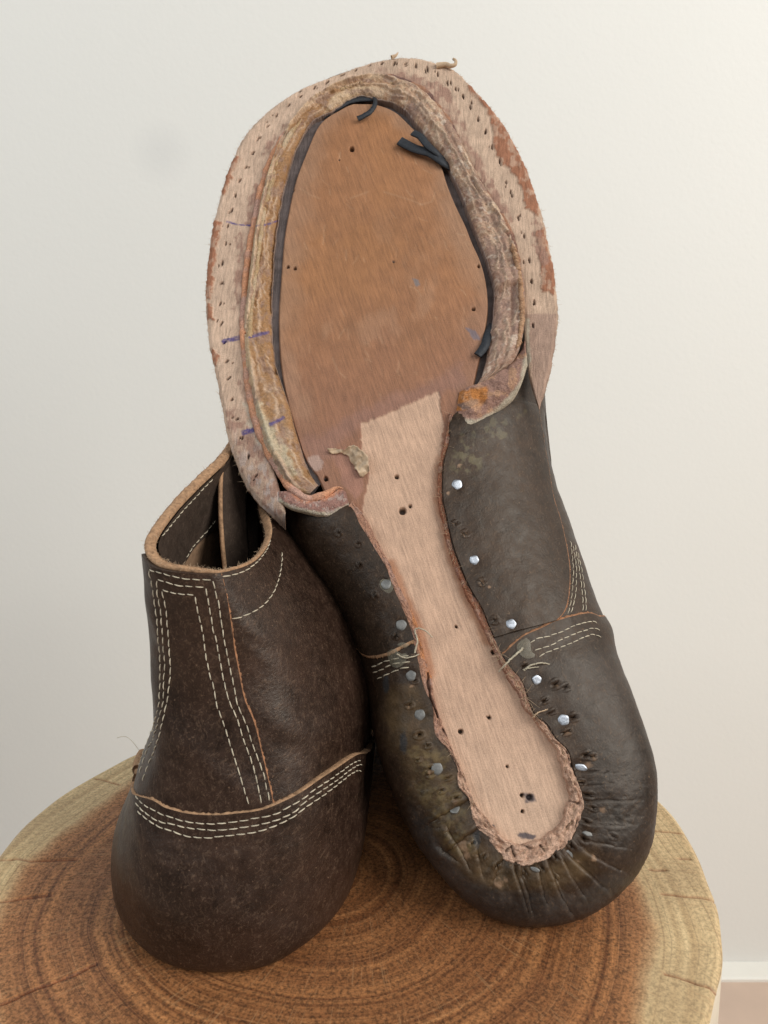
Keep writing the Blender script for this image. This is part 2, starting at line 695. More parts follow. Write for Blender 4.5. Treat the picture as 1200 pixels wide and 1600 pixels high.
M_wall = wall_mat()
M_trim = plain_mat("trim_paint", (.80, .77, .70), 0.5, 0, 0.03, 20, 0.05)
M_floor = plain_mat("floor_board", (.60, .45, .355), 0.55, 0, 0.06, 15, 0.1)

# ------------------------------------------------------------------ setting
DW = 65.5


def box(x0, x1, y0, y1, z0, z1):
    V = [(x, y, z) for x in (x0, x1) for y in (y0, y1) for z in (z0, z1)]
    F = [(0, 1, 3, 2), (4, 6, 7, 5), (0, 4, 5, 1), (2, 3, 7, 6), (0, 2, 6, 4), (1, 5, 7, 3)]
    return np.array(V, float), np.array(F)


def struct(name, V, F, mat, smooth=False):
    o = mesh_obj(name, V, F, mat, None, smooth)
    o["kind"] = "structure"
    return o


struct("wall", *box(-260, 260, DW, DW + 8, -TOP, 190), M_wall)
struct("floor", *box(-260, 260, -220, DW, -TOP - 3, -TOP), M_floor)
# skirting strip with a rounded nose
prof = np.array([(DW - .01, -TOP), (DW - 1.55, -TOP), (DW - 1.55, -TOP + .30), (DW - 1.4, -TOP + .45), (DW - .5, -TOP + .75), (DW - .01, -TOP + .95)])
V = np.array([(x, y, z) for x in (-260, 260) for y, z in prof])
struct("baseboard", V, gridF(2, len(prof)), M_trim)

# ------------------------------------------------------------------ stump
SX, SY = -0.7, 20.8
stump = thing("wood_stump", (SX, SY, -TOP), "round sawn wood stump with red heartwood under the two boots", "stump")


def stump_r(a):
    """a: angle, 0 = right, pi/2 = away"""
    k = np.array([(-180, 11.0), (-150, 10.7), (-110, 10.2), (-70, 10.1), (-30, 10.1), (0, 10.15), (22, 10.55), (45, 10.5), (80, 10.3), (115, 10.3), (150, 10.55), (165, 10.9), (180, 11.0)])
    r = np.interp(np.degrees(a), k[:, 0], k[:, 1])
    return r + 0.04 * np.sin(7 * a + 1) + 0.03 * np.sin(13 * a) + 0.02 * np.sin(29 * a + 2)


NA, NR = 1400, 170
ang = np.linspace(-math.pi, math.pi, NA, endpoint=False)
ra = stump_r(ang)
ra = np.convolve(np.concatenate([ra[-8:], ra, ra[:8]]), np.ones(17) / 17, 'valid')
rad = np.linspace(0.0, 1.0, NR) ** 0.8
A_, R_ = np.meshgrid(ang, rad, indexing='ij')
X = SX + np.cos(A_) * R_ * ra[:, None]
Y = SY + np.sin(A_) * R_ * ra[:, None]
Z = 0.0 * X - 0.05 + 0.05 * fbm(X * .5, Y * .5, 3)
# drying checks, radial
checks = [(5, .80, 1.0), (-19, .74, .99), (24, .83, .99), (163, .74, 1.0), (176, .70, 1.0), (-156, .62, 1.0), (145, .8, .97), (-60, .7, .9), (-110, .6, 1.0), (60, .75, 1.0), (110, .8, 1.0)]
colS = np.ones((NA, NR, 3))
pxS = project(np.stack([X, Y, Z], -1))
for line in ([(0, 1342), (60, 1343), (118, 1341)], [(0, 1408), (40, 1402), (78, 1398)], [(0, 1568), (60, 1540), (110, 1522), (150, 1506)],
             [(150, 1215), (190, 1224)], [(1014, 1297), (1045, 1297), (1066, 1300)], [(1034, 1395), (1080, 1398), (1126, 1404)],
             [(1040, 1520), (1085, 1533), (1134, 1549)], [(1062, 1340), (1080, 1341)], [(1015, 1358), (1042, 1359)]):
    line = np.array(line, float)
    w = plane_hit(line, 0, 0, 0)[:, :2]
    dd = dline(np.stack([X + .1 * (fbm(X * 2, Y * 2, 8) - .5), Y + .16 * (fbm(X * 2, Y * 2, 9) - .5)], -1), w)
    t = np.exp(-(dd / .040) ** 2)
    Z -= 0.08 * t
    colS *= 1 - t[..., None] * np.array([.50, .68, .72])
for dg, r0, r1 in ((60, .75, 1.0), (112, .8, 1.0), (-100, .7, 1.0)):
    dd = dline(np.stack([X, Y], -1), [(SX + math.cos(math.radians(dg)) * 10.2 * q, SY + math.sin(math.radians(dg)) * 10.2 * q) for q in (r0, r1)])
    Z -= 0.12 * np.exp(-(dd / .05) ** 2)
Z -= 0.10 * sst(0.986, 1.0, R_)
Pt = np.stack([X, Y, Z], -1)
top = grid_obj("top_face", Pt, M_stump, stump, cu=True, col=colS)
# the object origin of the face is the pith, 45 cm up: shift so that noise radius is measured there
# (object coordinates are taken from the stump's axis, z is ignored)
hh = np.linspace(0, 1, 30)
rowsS = []
for t in hh:
    k = 1 + 0.03 * t + 0.01 * np.sin(6 * t)
    z = Z[:, -1] * (1 - t) - t * TOP
    rr = ra * k + 0.12 * np.sin(ang * 23) * t
    rowsS.append(np.stack([SX + np.cos(ang) * rr, SY + np.sin(ang) * rr, z], -1))
grid_obj("side", np.stack(rowsS, 1), M_bark, stump, cu=True)

# ------------------------------------------------------------------ stitches, overlays and other leather details


def stitch_row(surf, pts, parent, mat, lift=0.02, pitch=0.27, r=0.034, n=None, jitter=1.0, name="stitch_row", gap=0.06):
    """one sewn thread: every visible stitch is a small capsule that dives into the leather at both ends"""
    P, N = surf.path(pts, 400, 0.0)
    P = P + N * lift
    L = np.concatenate([[0], np.cumsum(np.linalg.norm(np.diff(P, axis=0), axis=1))])
    k = max(2, int(round(L[-1] / pitch)))
    Vs, Fs, off = [], [], 0
    for i in range(k):
        a, b = L[-1] * (i + gap / 2) / k, L[-1] * (i + 1 - gap / 2) / k
        t = np.linspace(a, b, 7)
        p = np.stack([np.interp(t, L, P[:, c]) for c in range(3)], -1)
        nn = np.stack([np.interp(t, L, N[:, c]) for c in range(3)], -1)
        arch = np.array([-1.0, .1, .7, .9, .7, .1, -1.0]) * r
        p = p + nn * arch[:, None]
        side = np.cross(p[-1] - p[0], nn[3])
        side /= np.linalg.norm(side) + 1e-9
        p = p + side * np.linspace(-.22, .22, 7)[:, None] * r * 2 * jitter + side * rng.normal(0, .35) * r + nn * (rng.normal(-.1, .22) * r)
        rr = r * np.array([.45, .8, 1, 1.05, 1, .8, .45]) * rng.uniform(.9, 1.1)
        g, f = tube_geo(p, rr, 6, off=off)
        Vs.append(g.reshape(-1, 3))
        Fs.append(f)
        off += 7 * 6
    return mesh_obj(name, np.concatenate(Vs), np.concatenate(Fs), mat, parent)


def overlay(name, surf, fn, nu, nv, th, mat, edge_mat, parent, bev=0.05, col=None, rough=0.0, seed=0, sides="0123", edge_name="cut_edge", thin=None):
    """a second layer of leather lying on surf; fn(p, q) -> (u, v) over the unit square"""
    p, q = np.meshgrid(np.linspace(0, 1, nu), np.linspace(0, 1, nv), indexing='ij')
    u, v = fn(p, q)
    B = surf.ev(u, v)
    N = surf.nrm(u, v)
    tk = th * (np.ones(p.shape) if thin is None else thin(p, q))
    P = B + N * tk[..., None]
    if rough:
        P = P + N * (rough * (fbm(u * .05, v * .05, seed) - .5))[..., None]
    c = None
    if col is not None:
        c = col(P)
    o = grid_obj(name, P, mat, parent, col=c)
    # sides: 0 q=0, 1 p=1, 2 q=1, 3 p=0; those listed show the raw cut, the others the dark grain
    cen = P.reshape(-1, 3).mean(0)
    for k in "0123":
        sl = {"0": (slice(None), 0), "1": (-1, slice(None)), "2": (slice(None), -1), "3": (0, slice(None))}[k]
        si = {"0": (slice(None), 3), "1": (-4, slice(None)), "2": (slice(None), -4), "3": (3, slice(None))}[k]
        T, Bm, Nn = P[sl], B[sl], N[sl]
        out = T - P[si]
        out -= Nn * np.sum(out * Nn, -1, keepdims=True)
        out /= np.linalg.norm(out, axis=1, keepdims=True) + 1e-9
        jit = rng.normal(0, .012, len(T))[:, None]
        vis_ = k in sides
        bv_ = bev if vis_ else .01
        E = np.stack([T, T + out * (bv_ * .6 + jit * vis_) - Nn * .015, T + out * (bv_ + jit * vis_) - Nn * th * .5, Bm + out * (bv_ * .8) - Nn * .03], 1)
        cE = np.ones(E.shape) * np.array([.04, .03, .022]) if (col is not None and not vis_) else None
        grid_obj(edge_name if vis_ else "turned_edge", E, edge_mat if vis_ else mat, o, col=cE)
    return o, (p, q, u, v, P, N)


def strands(name, pts, nrm, n, ln, mat, parent, r=0.006, seed=0, droop=.6):
    """loose fibres standing off a cut edge"""
    g = np.random.default_rng(seed)
    Vs, Fs, off = [], [], 0
    for _ in range(n):
        i = g.integers(0, len(pts))
        d = nrm[i] + g.normal(0, .75, 3)
        d /= np.linalg.norm(d) + 1e-9
        e = g.normal(0, 1, 3)
        L = ln * g.uniform(.4, 1.3)
        t = np.linspace(0, 1, 4)[:, None]
        p = pts[i] + d * L * t + e * L * .45 * t * t - np.array([0, 0, 1]) * L * .2 * droop * t * t
        q, f = tube_geo(p, r * np.array([1, .9, .7, .3]), 3, off=off)
        Vs.append(q.reshape(-1, 3))
        Fs.append(f)
        off += 12
    o = mesh_obj(name, np.concatenate(Vs), np.concatenate(Fs), mat, parent)
    o["kind"] = "stuff"
    return o


# ------------------------------------------------------------------ standing boot
A = thing("leather_boot", (-4.1, 20.0, 0), "dark brown leather boot standing upright, heel with cream stitching, open collar", "boot", "pair of dismantled boots")
CX = -4.1


def ring_pts(z, back, right, toe, left, cx=CX):
    """right/left: six (half width, y) from heel to toe"""
    p = [(cx, back, z)] + [(cx + w, y, z) for w, y in right] + [(cx + toe[0], toe[1], z)] + [(cx - w, y, z) for w, y in left[::-1]]
    return np.array(p)


RG = [
    ring_pts(-.02, 17.2, [(1.5, 17.6), (2.4, 19.0), (2.5, 21.5), (2.2, 27), (4.0, 36), (2.6, 43)], (0, 45), [(1.5, 17.9), (2.4, 19.2), (2.5, 21.5), (2.2, 27), (4.0, 36), (2.6, 43)]),
    ring_pts(.10, 16.3, [(1.55, 16.8), (2.6, 18.5), (2.85, 21.2), (2.6, 27), (4.6, 36), (3.0, 43.5)], (0, 45.6), [(1.55, 16.8), (2.6, 18.5), (2.85, 21.2), (2.7, 27), (4.6, 36), (3.0, 43.5)]),
    ring_pts(.55, 15.98, [(1.72, 16.5), (2.95, 18.2), (3.28, 21), (3.0, 27), (5.0, 36), (3.3, 44)], (0, 46), [(1.72, 16.5), (2.98, 18.2), (3.3, 21), (3.1, 27), (4.9, 36), (3.3, 44)]),
    ring_pts(1.7, 15.95, [(1.82, 16.48), (3.12, 18.25), (3.48, 21), (3.7, 27), (5.0, 36), (3.3, 44)], (0, 46.1), [(1.75, 16.48), (2.98, 18.25), (3.2, 21), (3.0, 27), (4.9, 36), (3.3, 44)]),
    ring_pts(2.8, 16.18, [(1.85, 16.7), (3.08, 18.5), (3.45, 21.2), (4.0, 27), (4.7, 35.5), (2.9, 43.3)], (0, 45.3), [(1.7, 16.7), (2.68, 18.5), (2.85, 21.2), (2.8, 27), (4.5, 35.5), (2.9, 43.3)]),
    ring_pts(4.0, 16.6, [(1.95, 17.1), (3.0, 18.8), (3.75, 21.6), (4.15, 27), (4.0, 34.5), (2.3, 41)], (0, 43), [(1.65, 17.1), (2.4, 18.8), (2.5, 21.4), (2.6, 27), (3.9, 34.5), (2.3, 41)]),
    ring_pts(5.4, 17.0, [(1.75, 17.45), (2.85, 19.1), (3.7, 22), (4.0, 26), (3.1, 31.5), (1.8, 36)], (0, 37.6), [(1.4, 17.45), (1.95, 19.1), (2.1, 21.6), (2.2, 26), (2.6, 31.5), (1.8, 36)]),
    ring_pts(7.2, 17.35, [(1.45, 17.75), (2.25, 19.2), (2.9, 22), (3.1, 25), (2.3, 28), (1.2, 30)], (-.2, 30.8), [(1.3, 17.75), (1.9, 19.2), (2.0, 21.6), (1.9, 25), (1.7, 28), (1.2, 30)], CX - .05),
]
RIM = (9.9, 17.6, 0.32)


def rim(p):
    return plane_hit(np.array(p, float), *RIM)


def rimxy(x, y):
    return np.array([x, y, RIM[0] + RIM[2] * (y - RIM[1])])


def rimD(p, D):
    d = ray(np.array(p, float))
    return CAM + d * (D / d[1])


collar = np.array([rim((298, 893)), rimD((352, 893), 17.7), rimD((402, 873), 19.2), rimD((425, 832), 21.5), rimD((413, 787), 23.6), np.array([-3.95, 25.0, 10.7]), np.array([-4.3, 25.9, 11.3]), np.array([-4.65, 26.2, 11.8]),
                   np.array([-4.95, 25.4, 12.1]), rim((341, 716)), rim((300, 755)), rim((258, 800)), rim((227, 850)), rim((243, 882))])
RG.append(collar)
NU_A, NV_A = 420, 230
ctl = np.stack([curve(r, NU_A, True, uniform=False) for r in RG])       # levels x NU x 3
lev = np.array([0, .35, .9, 1.7, 2.8, 4.1, 5.5, 7.4, 10.3])
vv = np.linspace(0, 1, NV_A)
tl = np.interp(vv * lev[-1], lev, np.arange(len(lev)))
PA = np.stack([curve(ctl[:, i], NV_A, uniform=True, k=14) for i in range(NU_A)])
# soft dents and creases of worn leather
uA = np.arange(NU_A)[:, None] * np.ones(NV_A)
vA = np.ones((NU_A, 1)) * np.arange(NV_A)
SA = Surf(PA, True)
axis = PA.mean(0, keepdims=True)
SA.orient(axis)
dent = 0.24 * (fbm(np.cos(uA / NU_A * 2 * math.pi) * 2.2 + 5, vA / 42 + np.sin(uA / NU_A * 2 * math.pi) * 1.5, 21, 3) - .5)
fade = sst(6, 40, vA) * (1 - sst(NV_A - 30, NV_A - 4, vA))
SA = Surf(PA + SA.N * (dent * fade)[..., None], True)
SA.orient(axis)
M_A = M_leather
upA = grid_obj("upper", SA.P, M_leather, A, cu=True)
# closing plate underneath: the bare insole on the stump
und = SA.P[:, 0]
cen = und.mean(0)
grid_obj("insole", np.stack([und + np.array([0, 0, .01]), und * .5 + cen * .5 + np.array([0, 0, .01]), np.repeat(cen[None] + np.array([0, 0, .01]), NU_A, 0)], 1), M_lining, A, cu=True)

# collar: raw tan rim, dark facing inside, tan lining below
TH = 0.26
inn = SA.P - SA.N * TH
rimO, rimI = SA.P[:, -1], inn[:, -1]
Nr = SA.N[:, -1]
up = np.array([0, -.30, .95])
jo = (fbm(np.arange(NU_A) * .45, np.zeros(NU_A), 5) - .5)[:, None] * .05
rows = [rimO - up * .03, rimO + Nr * .01 + up * (.045 + jo), rimO * .75 + rimI * .25 + up * (.085 + jo), rimO * .5 + rimI * .5 + up * (.07 - jo), rimO * .3 + rimI * .7 + up * (.085 + jo * .5),
        rimI + up * (.05 - jo), rimI - up * .03]
grid_obj("collar_edge", np.stack(rows, 1), M_cut, A, cu=True)
Linn = np.concatenate([[0], np.cumsum(np.linalg.norm(np.diff(inn, axis=1), axis=2).mean(0))])
jf = int(np.searchsorted(Linn, Linn[-1] - 2.6))
jl = int(np.searchsorted(Linn, Linn[-1] - 8.0))
INN = Surf(inn, True)
INN.orient(axis)
INN.N = -INN.N
fac = grid_obj("collar_facing", inn[:, jf:] - SA.N[:, jf:] * .06, M_inner, A, cu=True)
grid_obj("lining", inn[:, jl:jf + 2], M_lining, A, cu=True)
# fibres on the rim
m_ = (rimO[:, 1] < 24)
strands("edge_fuzz", np.concatenate([rimO[m_], rimI[m_]]) + up * .06, np.repeat(up[None], 2 * m_.sum(), 0), 420, .075, M_fuzz, A, .005, 3)


def inner_path(pts, depth):
    pass


# tongue and facing edge seen inside the opening
def flap(name, line, z_bot, width, th, bow, seed):
    """an upright leather sheet whose cut edge faces the camera; line: (px, y) pairs of the edge from top down"""
    pts = []
    for (p, D) in line:
        d = ray(np.array(p, float))
        pts.append(CAM + d * (D / d[1]))
    pts = np.array(pts)
    e = curve(pts, 40)
    low = e[-1] + (e[-1] - e[-2]) / np.linalg.norm(e[-1] - e[-2]) * 2.2
    e = np.concatenate([e, np.linspace(e[-1], low, 12)[1:]])
    w = np.linspace(0, 1, 16)
    rows = [e + np.array([width * t, bow * math.sin(t * 2.4) + t * 1.3, -.5 * t * t]) for t in w]
    G = np.stack(rows, 1)
    nb = np.array([0, th, 0])
    o = grid_obj(name, np.concatenate([G, (G + nb)[:, ::-1]], 1), M_inner, A, cv=False)
    tube_obj("cut_edge", e + np.array([-.02, th * .3, 0]), .068, M_cut, o, 8)
    tp = G[0]
    grid_obj("cut_edge", np.stack([tp + np.array([0, -.01, 0]), tp + np.array([0, 0, .05]), tp + nb + np.array([0, 0, .05]), tp + nb], 1), M_cut, o)
    return o


flap("tongue", [((353, 712), 23.4), ((346, 742), 22.9), ((345, 800), 22.5), ((348, 850), 22.3), ((351, 880), 22.2)], 6, .50, .17, .05, 1)
flap("eyelet_facing", [((396, 735), 25.2), ((378, 766), 24.6), ((369, 805), 24.1), ((367, 850), 23.6), ((367, 880), 23.2)], 6, .50, .16, .05, 2)

# back strip (sewn down the heel seam) and heel counter as layers of their own
edgeR = [(342, 896), (350, 922), (357, 955), (361, 977), (367, 1017), (375, 1060), (382, 1092), (395, 1122), (402, 1147), (412, 1190), (422, 1235), (427, 1262), (430, 1285)]
uvR = curve(SA.find(edgeR), 80)
uvL0 = SA.find([(234, 890), (240, 940), (247, 1000), (250, 1060), (246, 1110), (229, 1160), (212, 1203), (205, 1225)])
uvL = curve(uvL0, 80)
while uvL[0, 0] - uvR[0, 0] > NU_A / 2:
    uvL[:, 0] -= NU_A
while uvL[0, 0] - uvR[0, 0] < -NU_A / 2:
    uvL[:, 0] += NU_A
uvL[:, 0] -= 9                       # the left edge runs just round the far side


def fn_strip(p, q):
    k = p * 79
    uL, vL = np.interp(k, range(80), uvL[:, 0]), np.interp(k, range(80), uvL[:, 1])
    uR, vR = np.interp(k, range(80), uvR[:, 0]), np.interp(k, range(80), uvR[:, 1])
    vt = NV_A - 1.4
    vL2 = np.where(p <= 0.0001, vt, np.minimum(vL, vt))
    vR2 = np.where(p <= 0.0001, vt, np.minimum(vR, vt))
    return uL + (uR - uL) * q, vL2 + (vR2 - vL2) * q


strip, sdat = overlay("back_strip", SA, fn_strip, 150, 60, .10, M_leather, M_cut_dark, A, .035, sides="2")
SSTR = Surf(sdat[4])
SSTR.N = sdat[5]

ctop = [(203, 1207), (215, 1225), (237, 1246), (267, 1260), (300, 1268), (335, 1270), (372, 1267), (410, 1261), (457, 1241), (496, 1214), (528, 1192), (549, 1179), (563, 1176)]
uvc = SA.find(ctop)
if uvc[0, 0] > uvc[-1, 0]:
    uvc = uvc[::-1]
du = uvc[-1, 0] - uvc[0, 0]
uvc = np.concatenate([[[uvc[0, 0] - 26, uvc[0, 1] - 30], [uvc[0, 0] - 14, uvc[0, 1] - 13], [uvc[0, 0] - 6, uvc[0, 1] - 4]], uvc, [[uvc[-1, 0] + 6, uvc[-1, 1] - 5], [uvc[-1, 0] + 14, uvc[-1, 1] - 16], [uvc[-1, 0] + 30, uvc[-1, 1] - 38]]])
uvc = curve(uvc, 160)


def fn_counter(p, q):
    k = p * 159
    u, v = np.interp(k, range(160), uvc[:, 0]), np.interp(k, range(160), uvc[:, 1])
    return u, v * q + 0.6 * (1 - q)


counter, cdat = overlay("heel_counter", SA, fn_counter, 260, 130, .17, M_leather, M_cut, A, .03, rough=0.05, seed=4, sides="2")
SCNT = Surf(cdat[4])
SCNT.N = cdat[5]

# collar facing stitched over: shallow outer seams
strip_rows = [
    [(211, 1203), (222, 1180), (235, 1145), (245, 1113), (249, 1080), (250, 1040), (247, 997), (245, 967), (241, 940), (237, 912), (233, 890)],
    [(233, 889), (250, 895), (270, 901), (300, 905), (331, 906)],
    [(331, 907), (336, 922), (342, 947), (346, 972), (352, 1007), (360, 1047), (367, 1082), (377, 1115), (392, 1155), (402, 1182), (412, 1212), (421, 1252)],
    [(217, 1210), (232, 1167), (246, 1132), (254, 1100), (256, 1060), (255, 1010), (252, 967), (247, 930), (245, 906)],
    [(245, 905), (262, 910), (280, 915), (320, 917)],
    [(321, 918), (325, 938), (331, 970), (339, 1005), (345, 1040), (352, 1072), (365, 1110), (377, 1145), (390, 1180), (400, 1217), (409, 1256)],
    [(222, 1222), (235, 1187), (247, 1155), (257, 1115), (264, 1072), (265, 1022), (261, 967), (258, 945), (252, 922)],
    [(253, 921), (275, 927), (304, 930)],
    [(304, 931), (308, 952), (313, 972), (319, 1005), (325, 1042), (335, 1080), (345, 1120), (357, 1155), (367, 1187), (380, 1227), (389, 1258)],
]
for r_ in strip_rows:
    stitch_row(SSTR, r_, strip, M_thread,   .001, .24, .0135)
for r_ in ([(211, 1243), (230, 1261), (260, 1275), (300, 1285), (335, 1287), (360, 1285), (400, 1279), (435, 1270), (460, 1256), (491, 1234), (523, 1213), (552, 1192), (564, 1188)],
           [(211, 1254), (235, 1276), (272, 1289), (320, 1297), (350, 1297), (410, 1287), (457, 1270), (478, 1252), (517, 1226), (556, 1197), (566, 1195)],
           [(214, 1266), (235, 1284), (265, 1297), (295, 1307), (322, 1309), (360, 1305), (400, 1300), (457, 1277), (478, 1261), (517, 1234), (554, 1206), (565, 1206)]):
    stitch_row(SCNT, r_, counter, M_thread, .001, .26, .0145)
for r_ in ([(347, 901), (375, 895), (400, 880), (416, 860), (422, 842)], [(362, 967), (385, 961), (412, 945), (431, 918), (439, 888), (440, 862)]):
    stitch_row(SA, r_, upA, M_thread, .004, .28, .0145)
# inner seam on the far facing wall
FAC = Surf(inn[:, :] - SA.N * .06, True)
FAC.N = -SA.N
for r_ in ([(253, 838), (272, 815), (305, 777), (333, 748)], [(291, 872), (312, 842), (337, 812)]):
    stitch_row(FAC, r_, fac, M_thread, .004, .28, .013)
# a stray end of white thread
q0 = SA.at([(217, 1172)])[0]
d0 = ray(np.array([[217, 1172], [208, 1160], [199, 1152], [190, 1151], [183, 1153]], float))
yy = q0[1] + np.array([0, .1, .3, .4, .5])
tube_obj("thread_end", curve(CAM + d0 * (yy / d0[:, 1])[:, None], 24), .007, M_thread, A, 5)
# a sliver of welt showing beside the heel
d0 = ray(np.array([[203, 1203], [206, 1190], [211, 1178]], float))
yy = np.array([22.5, 23.2, 24.2])
tube_obj("welt_sliver", curve(CAM + d0 * (yy / d0[:, 1])[:, None] + np.array([.25, 0, 0]), 20), .18, M_cut, A, 8)

# ------------------------------------------------------------------ leaning boot
Bt = thing("leather_boot", (4.0, 20.0, 0), "dark leather boot leaning with its torn-open sole showing bare insole, welt and nails", "boot", "pair of dismantled boots")

# lasted edge of the upper -> silhouette of its side, photo pixels, from the left waist round the heel to the right waist
LAST = [((437, 775), (437, 803)), ((500, 788), (443, 815)), ((545, 791), (455, 838)), ((562, 820), (475, 873)), ((582, 852), (500, 913)), ((602, 886), (524, 949)), ((620, 932), (545, 988)),
        ((637, 970), (556, 1018)), ((648, 1005), (563, 1040)), ((655, 1040), (572, 1062)), ((663, 1074), (579, 1092)), ((677, 1107), (583, 1130)), ((681, 1145), (590, 1163)), ((700, 1172), (599, 1195)),
        ((715, 1200), (610, 1225)), ((718, 1228), (622, 1255)), ((734, 1250), (637, 1286)), ((742, 1285), (660, 1325)), ((762, 1306), (688, 1362)), ((778, 1328), (722, 1399)), ((795, 1343), (765, 1429)),
        ((818, 1348), (815, 1441)), ((845, 1341), (862, 1440)), ((870, 1327), (908, 1428)), ((890, 1310), (945, 1406)), ((900, 1287), (980, 1373)), ((909, 1258), (1008, 1322)), ((903, 1230), (1018, 1262)),
        ((893, 1203), (1018, 1220)), ((884, 1173), (1008, 1172)), ((866, 1155), (994, 1125)), ((852, 1133), (984, 1097)), ((834, 1118), (974, 1071)), ((823, 1092), (964, 1046)), ((812, 1063), (955, 1015)),
        ((790, 1036), (950, 987)), ((768, 992), (936, 960)), ((752, 953), (922, 922)), ((733, 921), (909, 885)), ((717, 885), (899, 857)), ((705, 850), (888, 825)), ((697, 812), (876, 790)),
        ((690, 775), (865, 757)), ((692, 725), (856, 722)), ((701, 690), (852, 690)), ((708, 650), (850, 660)), ((760, 600), (850, 625))]
# height of the lasted edge over the insole, depth of the silhouette, roundness of the roll
nL = len(LAST)
h0 = np.full(nL, .16)
h0[:2] = (-.45, -.1)
h0[-1] = -.35
ks = np.arange(nL)
hs = -np.interp(ks, [0, 4, 8, 12, 21, 30, 35, 40, 46], [1.6, 2.0, 2.0, 1.5, 1.15, 1.5, 2.2, 2.8, 2.4])
L0 = np.concatenate([sole(np.array([[l[0] for l in LAST]][0], float), h0)])
S0 = np.concatenate([sole(np.array([[l[1] for l in LAST]][0], float), hs)])

WELT = [((446, 800), (444, 822)), ((441, 780), (425, 803)), ((436, 762), (402, 780)), ((428, 735), (381, 752)), ((416, 702), (367, 720)), ((405, 668), (357, 687)), ((397, 635), (349, 645)),
        ((390, 592), (338, 590)), ((386, 545), (329, 545)), ((385, 490), (322, 490)), ((390, 445), (322, 450)), ((395, 402), (325, 407)), ((400, 362), (331, 362)), ((408, 325), (342, 312)),
        ((416, 290), (354, 275)), ((427, 255), (371, 232)), ((441, 222), (390, 202)), ((462, 190), (412, 178)), ((487, 161), (440, 157)), ((517, 143), (475, 136)), ((550, 131), (520, 118)),
        ((587, 123), (580, 97)), ((625, 129), (640, 88)), ((658, 144), (680, 96)), ((686, 172), (712, 110)), ((709, 205), (742, 140)), ((727, 240), (775, 178)), ((745, 277), (803, 222)),
        ((762, 307), (825, 270)), ((782, 337), (842, 320)), ((797, 372), (854, 365)), ((808, 408), (862, 405)), ((815, 437), (868, 440)), ((818, 470), (872, 480)), ((820, 500), (871, 510)),
        ((822, 530), (867, 545)), ((825, 560), (860, 582)), ((832, 590), (852, 613)), ((840, 615), (846, 631))]
WI = np.array([w[0] for w in WELT], float)
WO = np.array([w[1] for w in WELT], float)
# the hidden vamp carries the loop round the toe behind the welt
fi = [32, 28, 25, 22, 19, 16, 12, 8, 4]
fL = sole(WI[fi], -.55)
fw = np.array([.16, .10, .08, .08, .08, .08, .08, .14, .25])[:, None]
fS = sole(WO[fi] * fw + WI[fi] * (1 - fw), -1.9)
loopL = np.concatenate([L0, fL])
loopS = np.concatenate([S0, fS])
kk = np.concatenate([np.arange(nL) * 1.0])
NUb = 1500
# denser sampling on the visible (rear) part
seg = len(loopL)
tt = np.concatenate([np.linspace(0, nL - 1, 1320, endpoint=False), np.linspace(nL - 1, seg, NUb - 1320, endpoint=False)])


def at_t(pts, t):
    q = np.concatenate([pts[-1:], pts, pts[:3]])
    i = np.floor(t).astype(int)
    f = (t - i)[:, None]
    a, b, c, d = q[i], q[i + 1], q[i + 2], q[i + 3]
    return 0.5 * (2 * b + (c - a) * f + (2 * a - 5 * b + 4 * c - d) * f ** 2 + (3 * b - a - 3 * c + d) * f ** 3)


EL, ES = at_t(loopL, tt), at_t(loopS, tt)
# ragged lasted edge
rg = (fbm(tt * 6, tt * 0, 31, 4) - .5)
nfac = 90
phi = np.linspace(0, math.pi / 2, nfac)
rear = sst(0.0, 2.0, tt) * (1 - sst(nL - 3.0, nL - 1.0, tt)) * (tt < nL)
nexp = 2.05 + 0.55 * sst(9, 13, tt) * (1 - sst(30, 36, tt)) * (tt < nL)
fr = np.sin(phi)[None] ** (2 / nexp)[:, None]
gr = 1 - np.cos(phi)[None] ** (2 / nexp)[:, None]
face = np.empty((NUb, nfac, 3))
face[..., :2] = EL[:, None, :2] + (ES - EL)[:, None, :2] * fr[..., None]
face[..., 2] = EL[:, None, 2] + (ES - EL)[:, None, 2] * gr
# above the roll: sections of the boot up to the collar; the shaft sags along the stump
bmin, bmax = ES[:, 1].min(), ES[:, 1].max()


def axis_a(b):
    return 4.0 - (b - 1.0) * 0.118


bh = (ES[:, 1] - bmin) / (bmax - bmin)
ao = ES[:, 0] - axis_a(ES[:, 1])
lvls = np.array([-2.2, -3.2, -4.4, -5.6, -7.0, -8.5, -10.0, -11.0])
bb = np.maximum(bmin + .0, 0.577 * (-lvls) + .16)
bf = np.array([25.8, 25.0, 23.6, 21.0, 17.0, 15.0, 14.0, 13.8])
kx = np.array([.97, .96, .92, .86, .80, .76, .74, .74])
sh = []
for l, b0, b1, k in zip(lvls, bb, bf, kx):
    hb = l + np.where(hs.min() < 0, 0, 0)
    b = b0 + bh * (b1 - b0)
    wide = 1 - (0.30 * sst(-3.5, -7, np.full(NUb, l)) * sst(.4, .7, bh))
    a = axis_a(b) + ao * k * wide
    hv = np.minimum(l, ES[:, 2] - 0.35 * (1 + np.searchsorted(-lvls, -l)))
    sh.append(np.stack([a, b, hv], -1))
sh = np.stack([face[:, -8], face[:, -1]] + sh, 1)
shaft = np.stack([curve(sh[i, 1:], 60) for i in range(0, NUb)]) if False else None
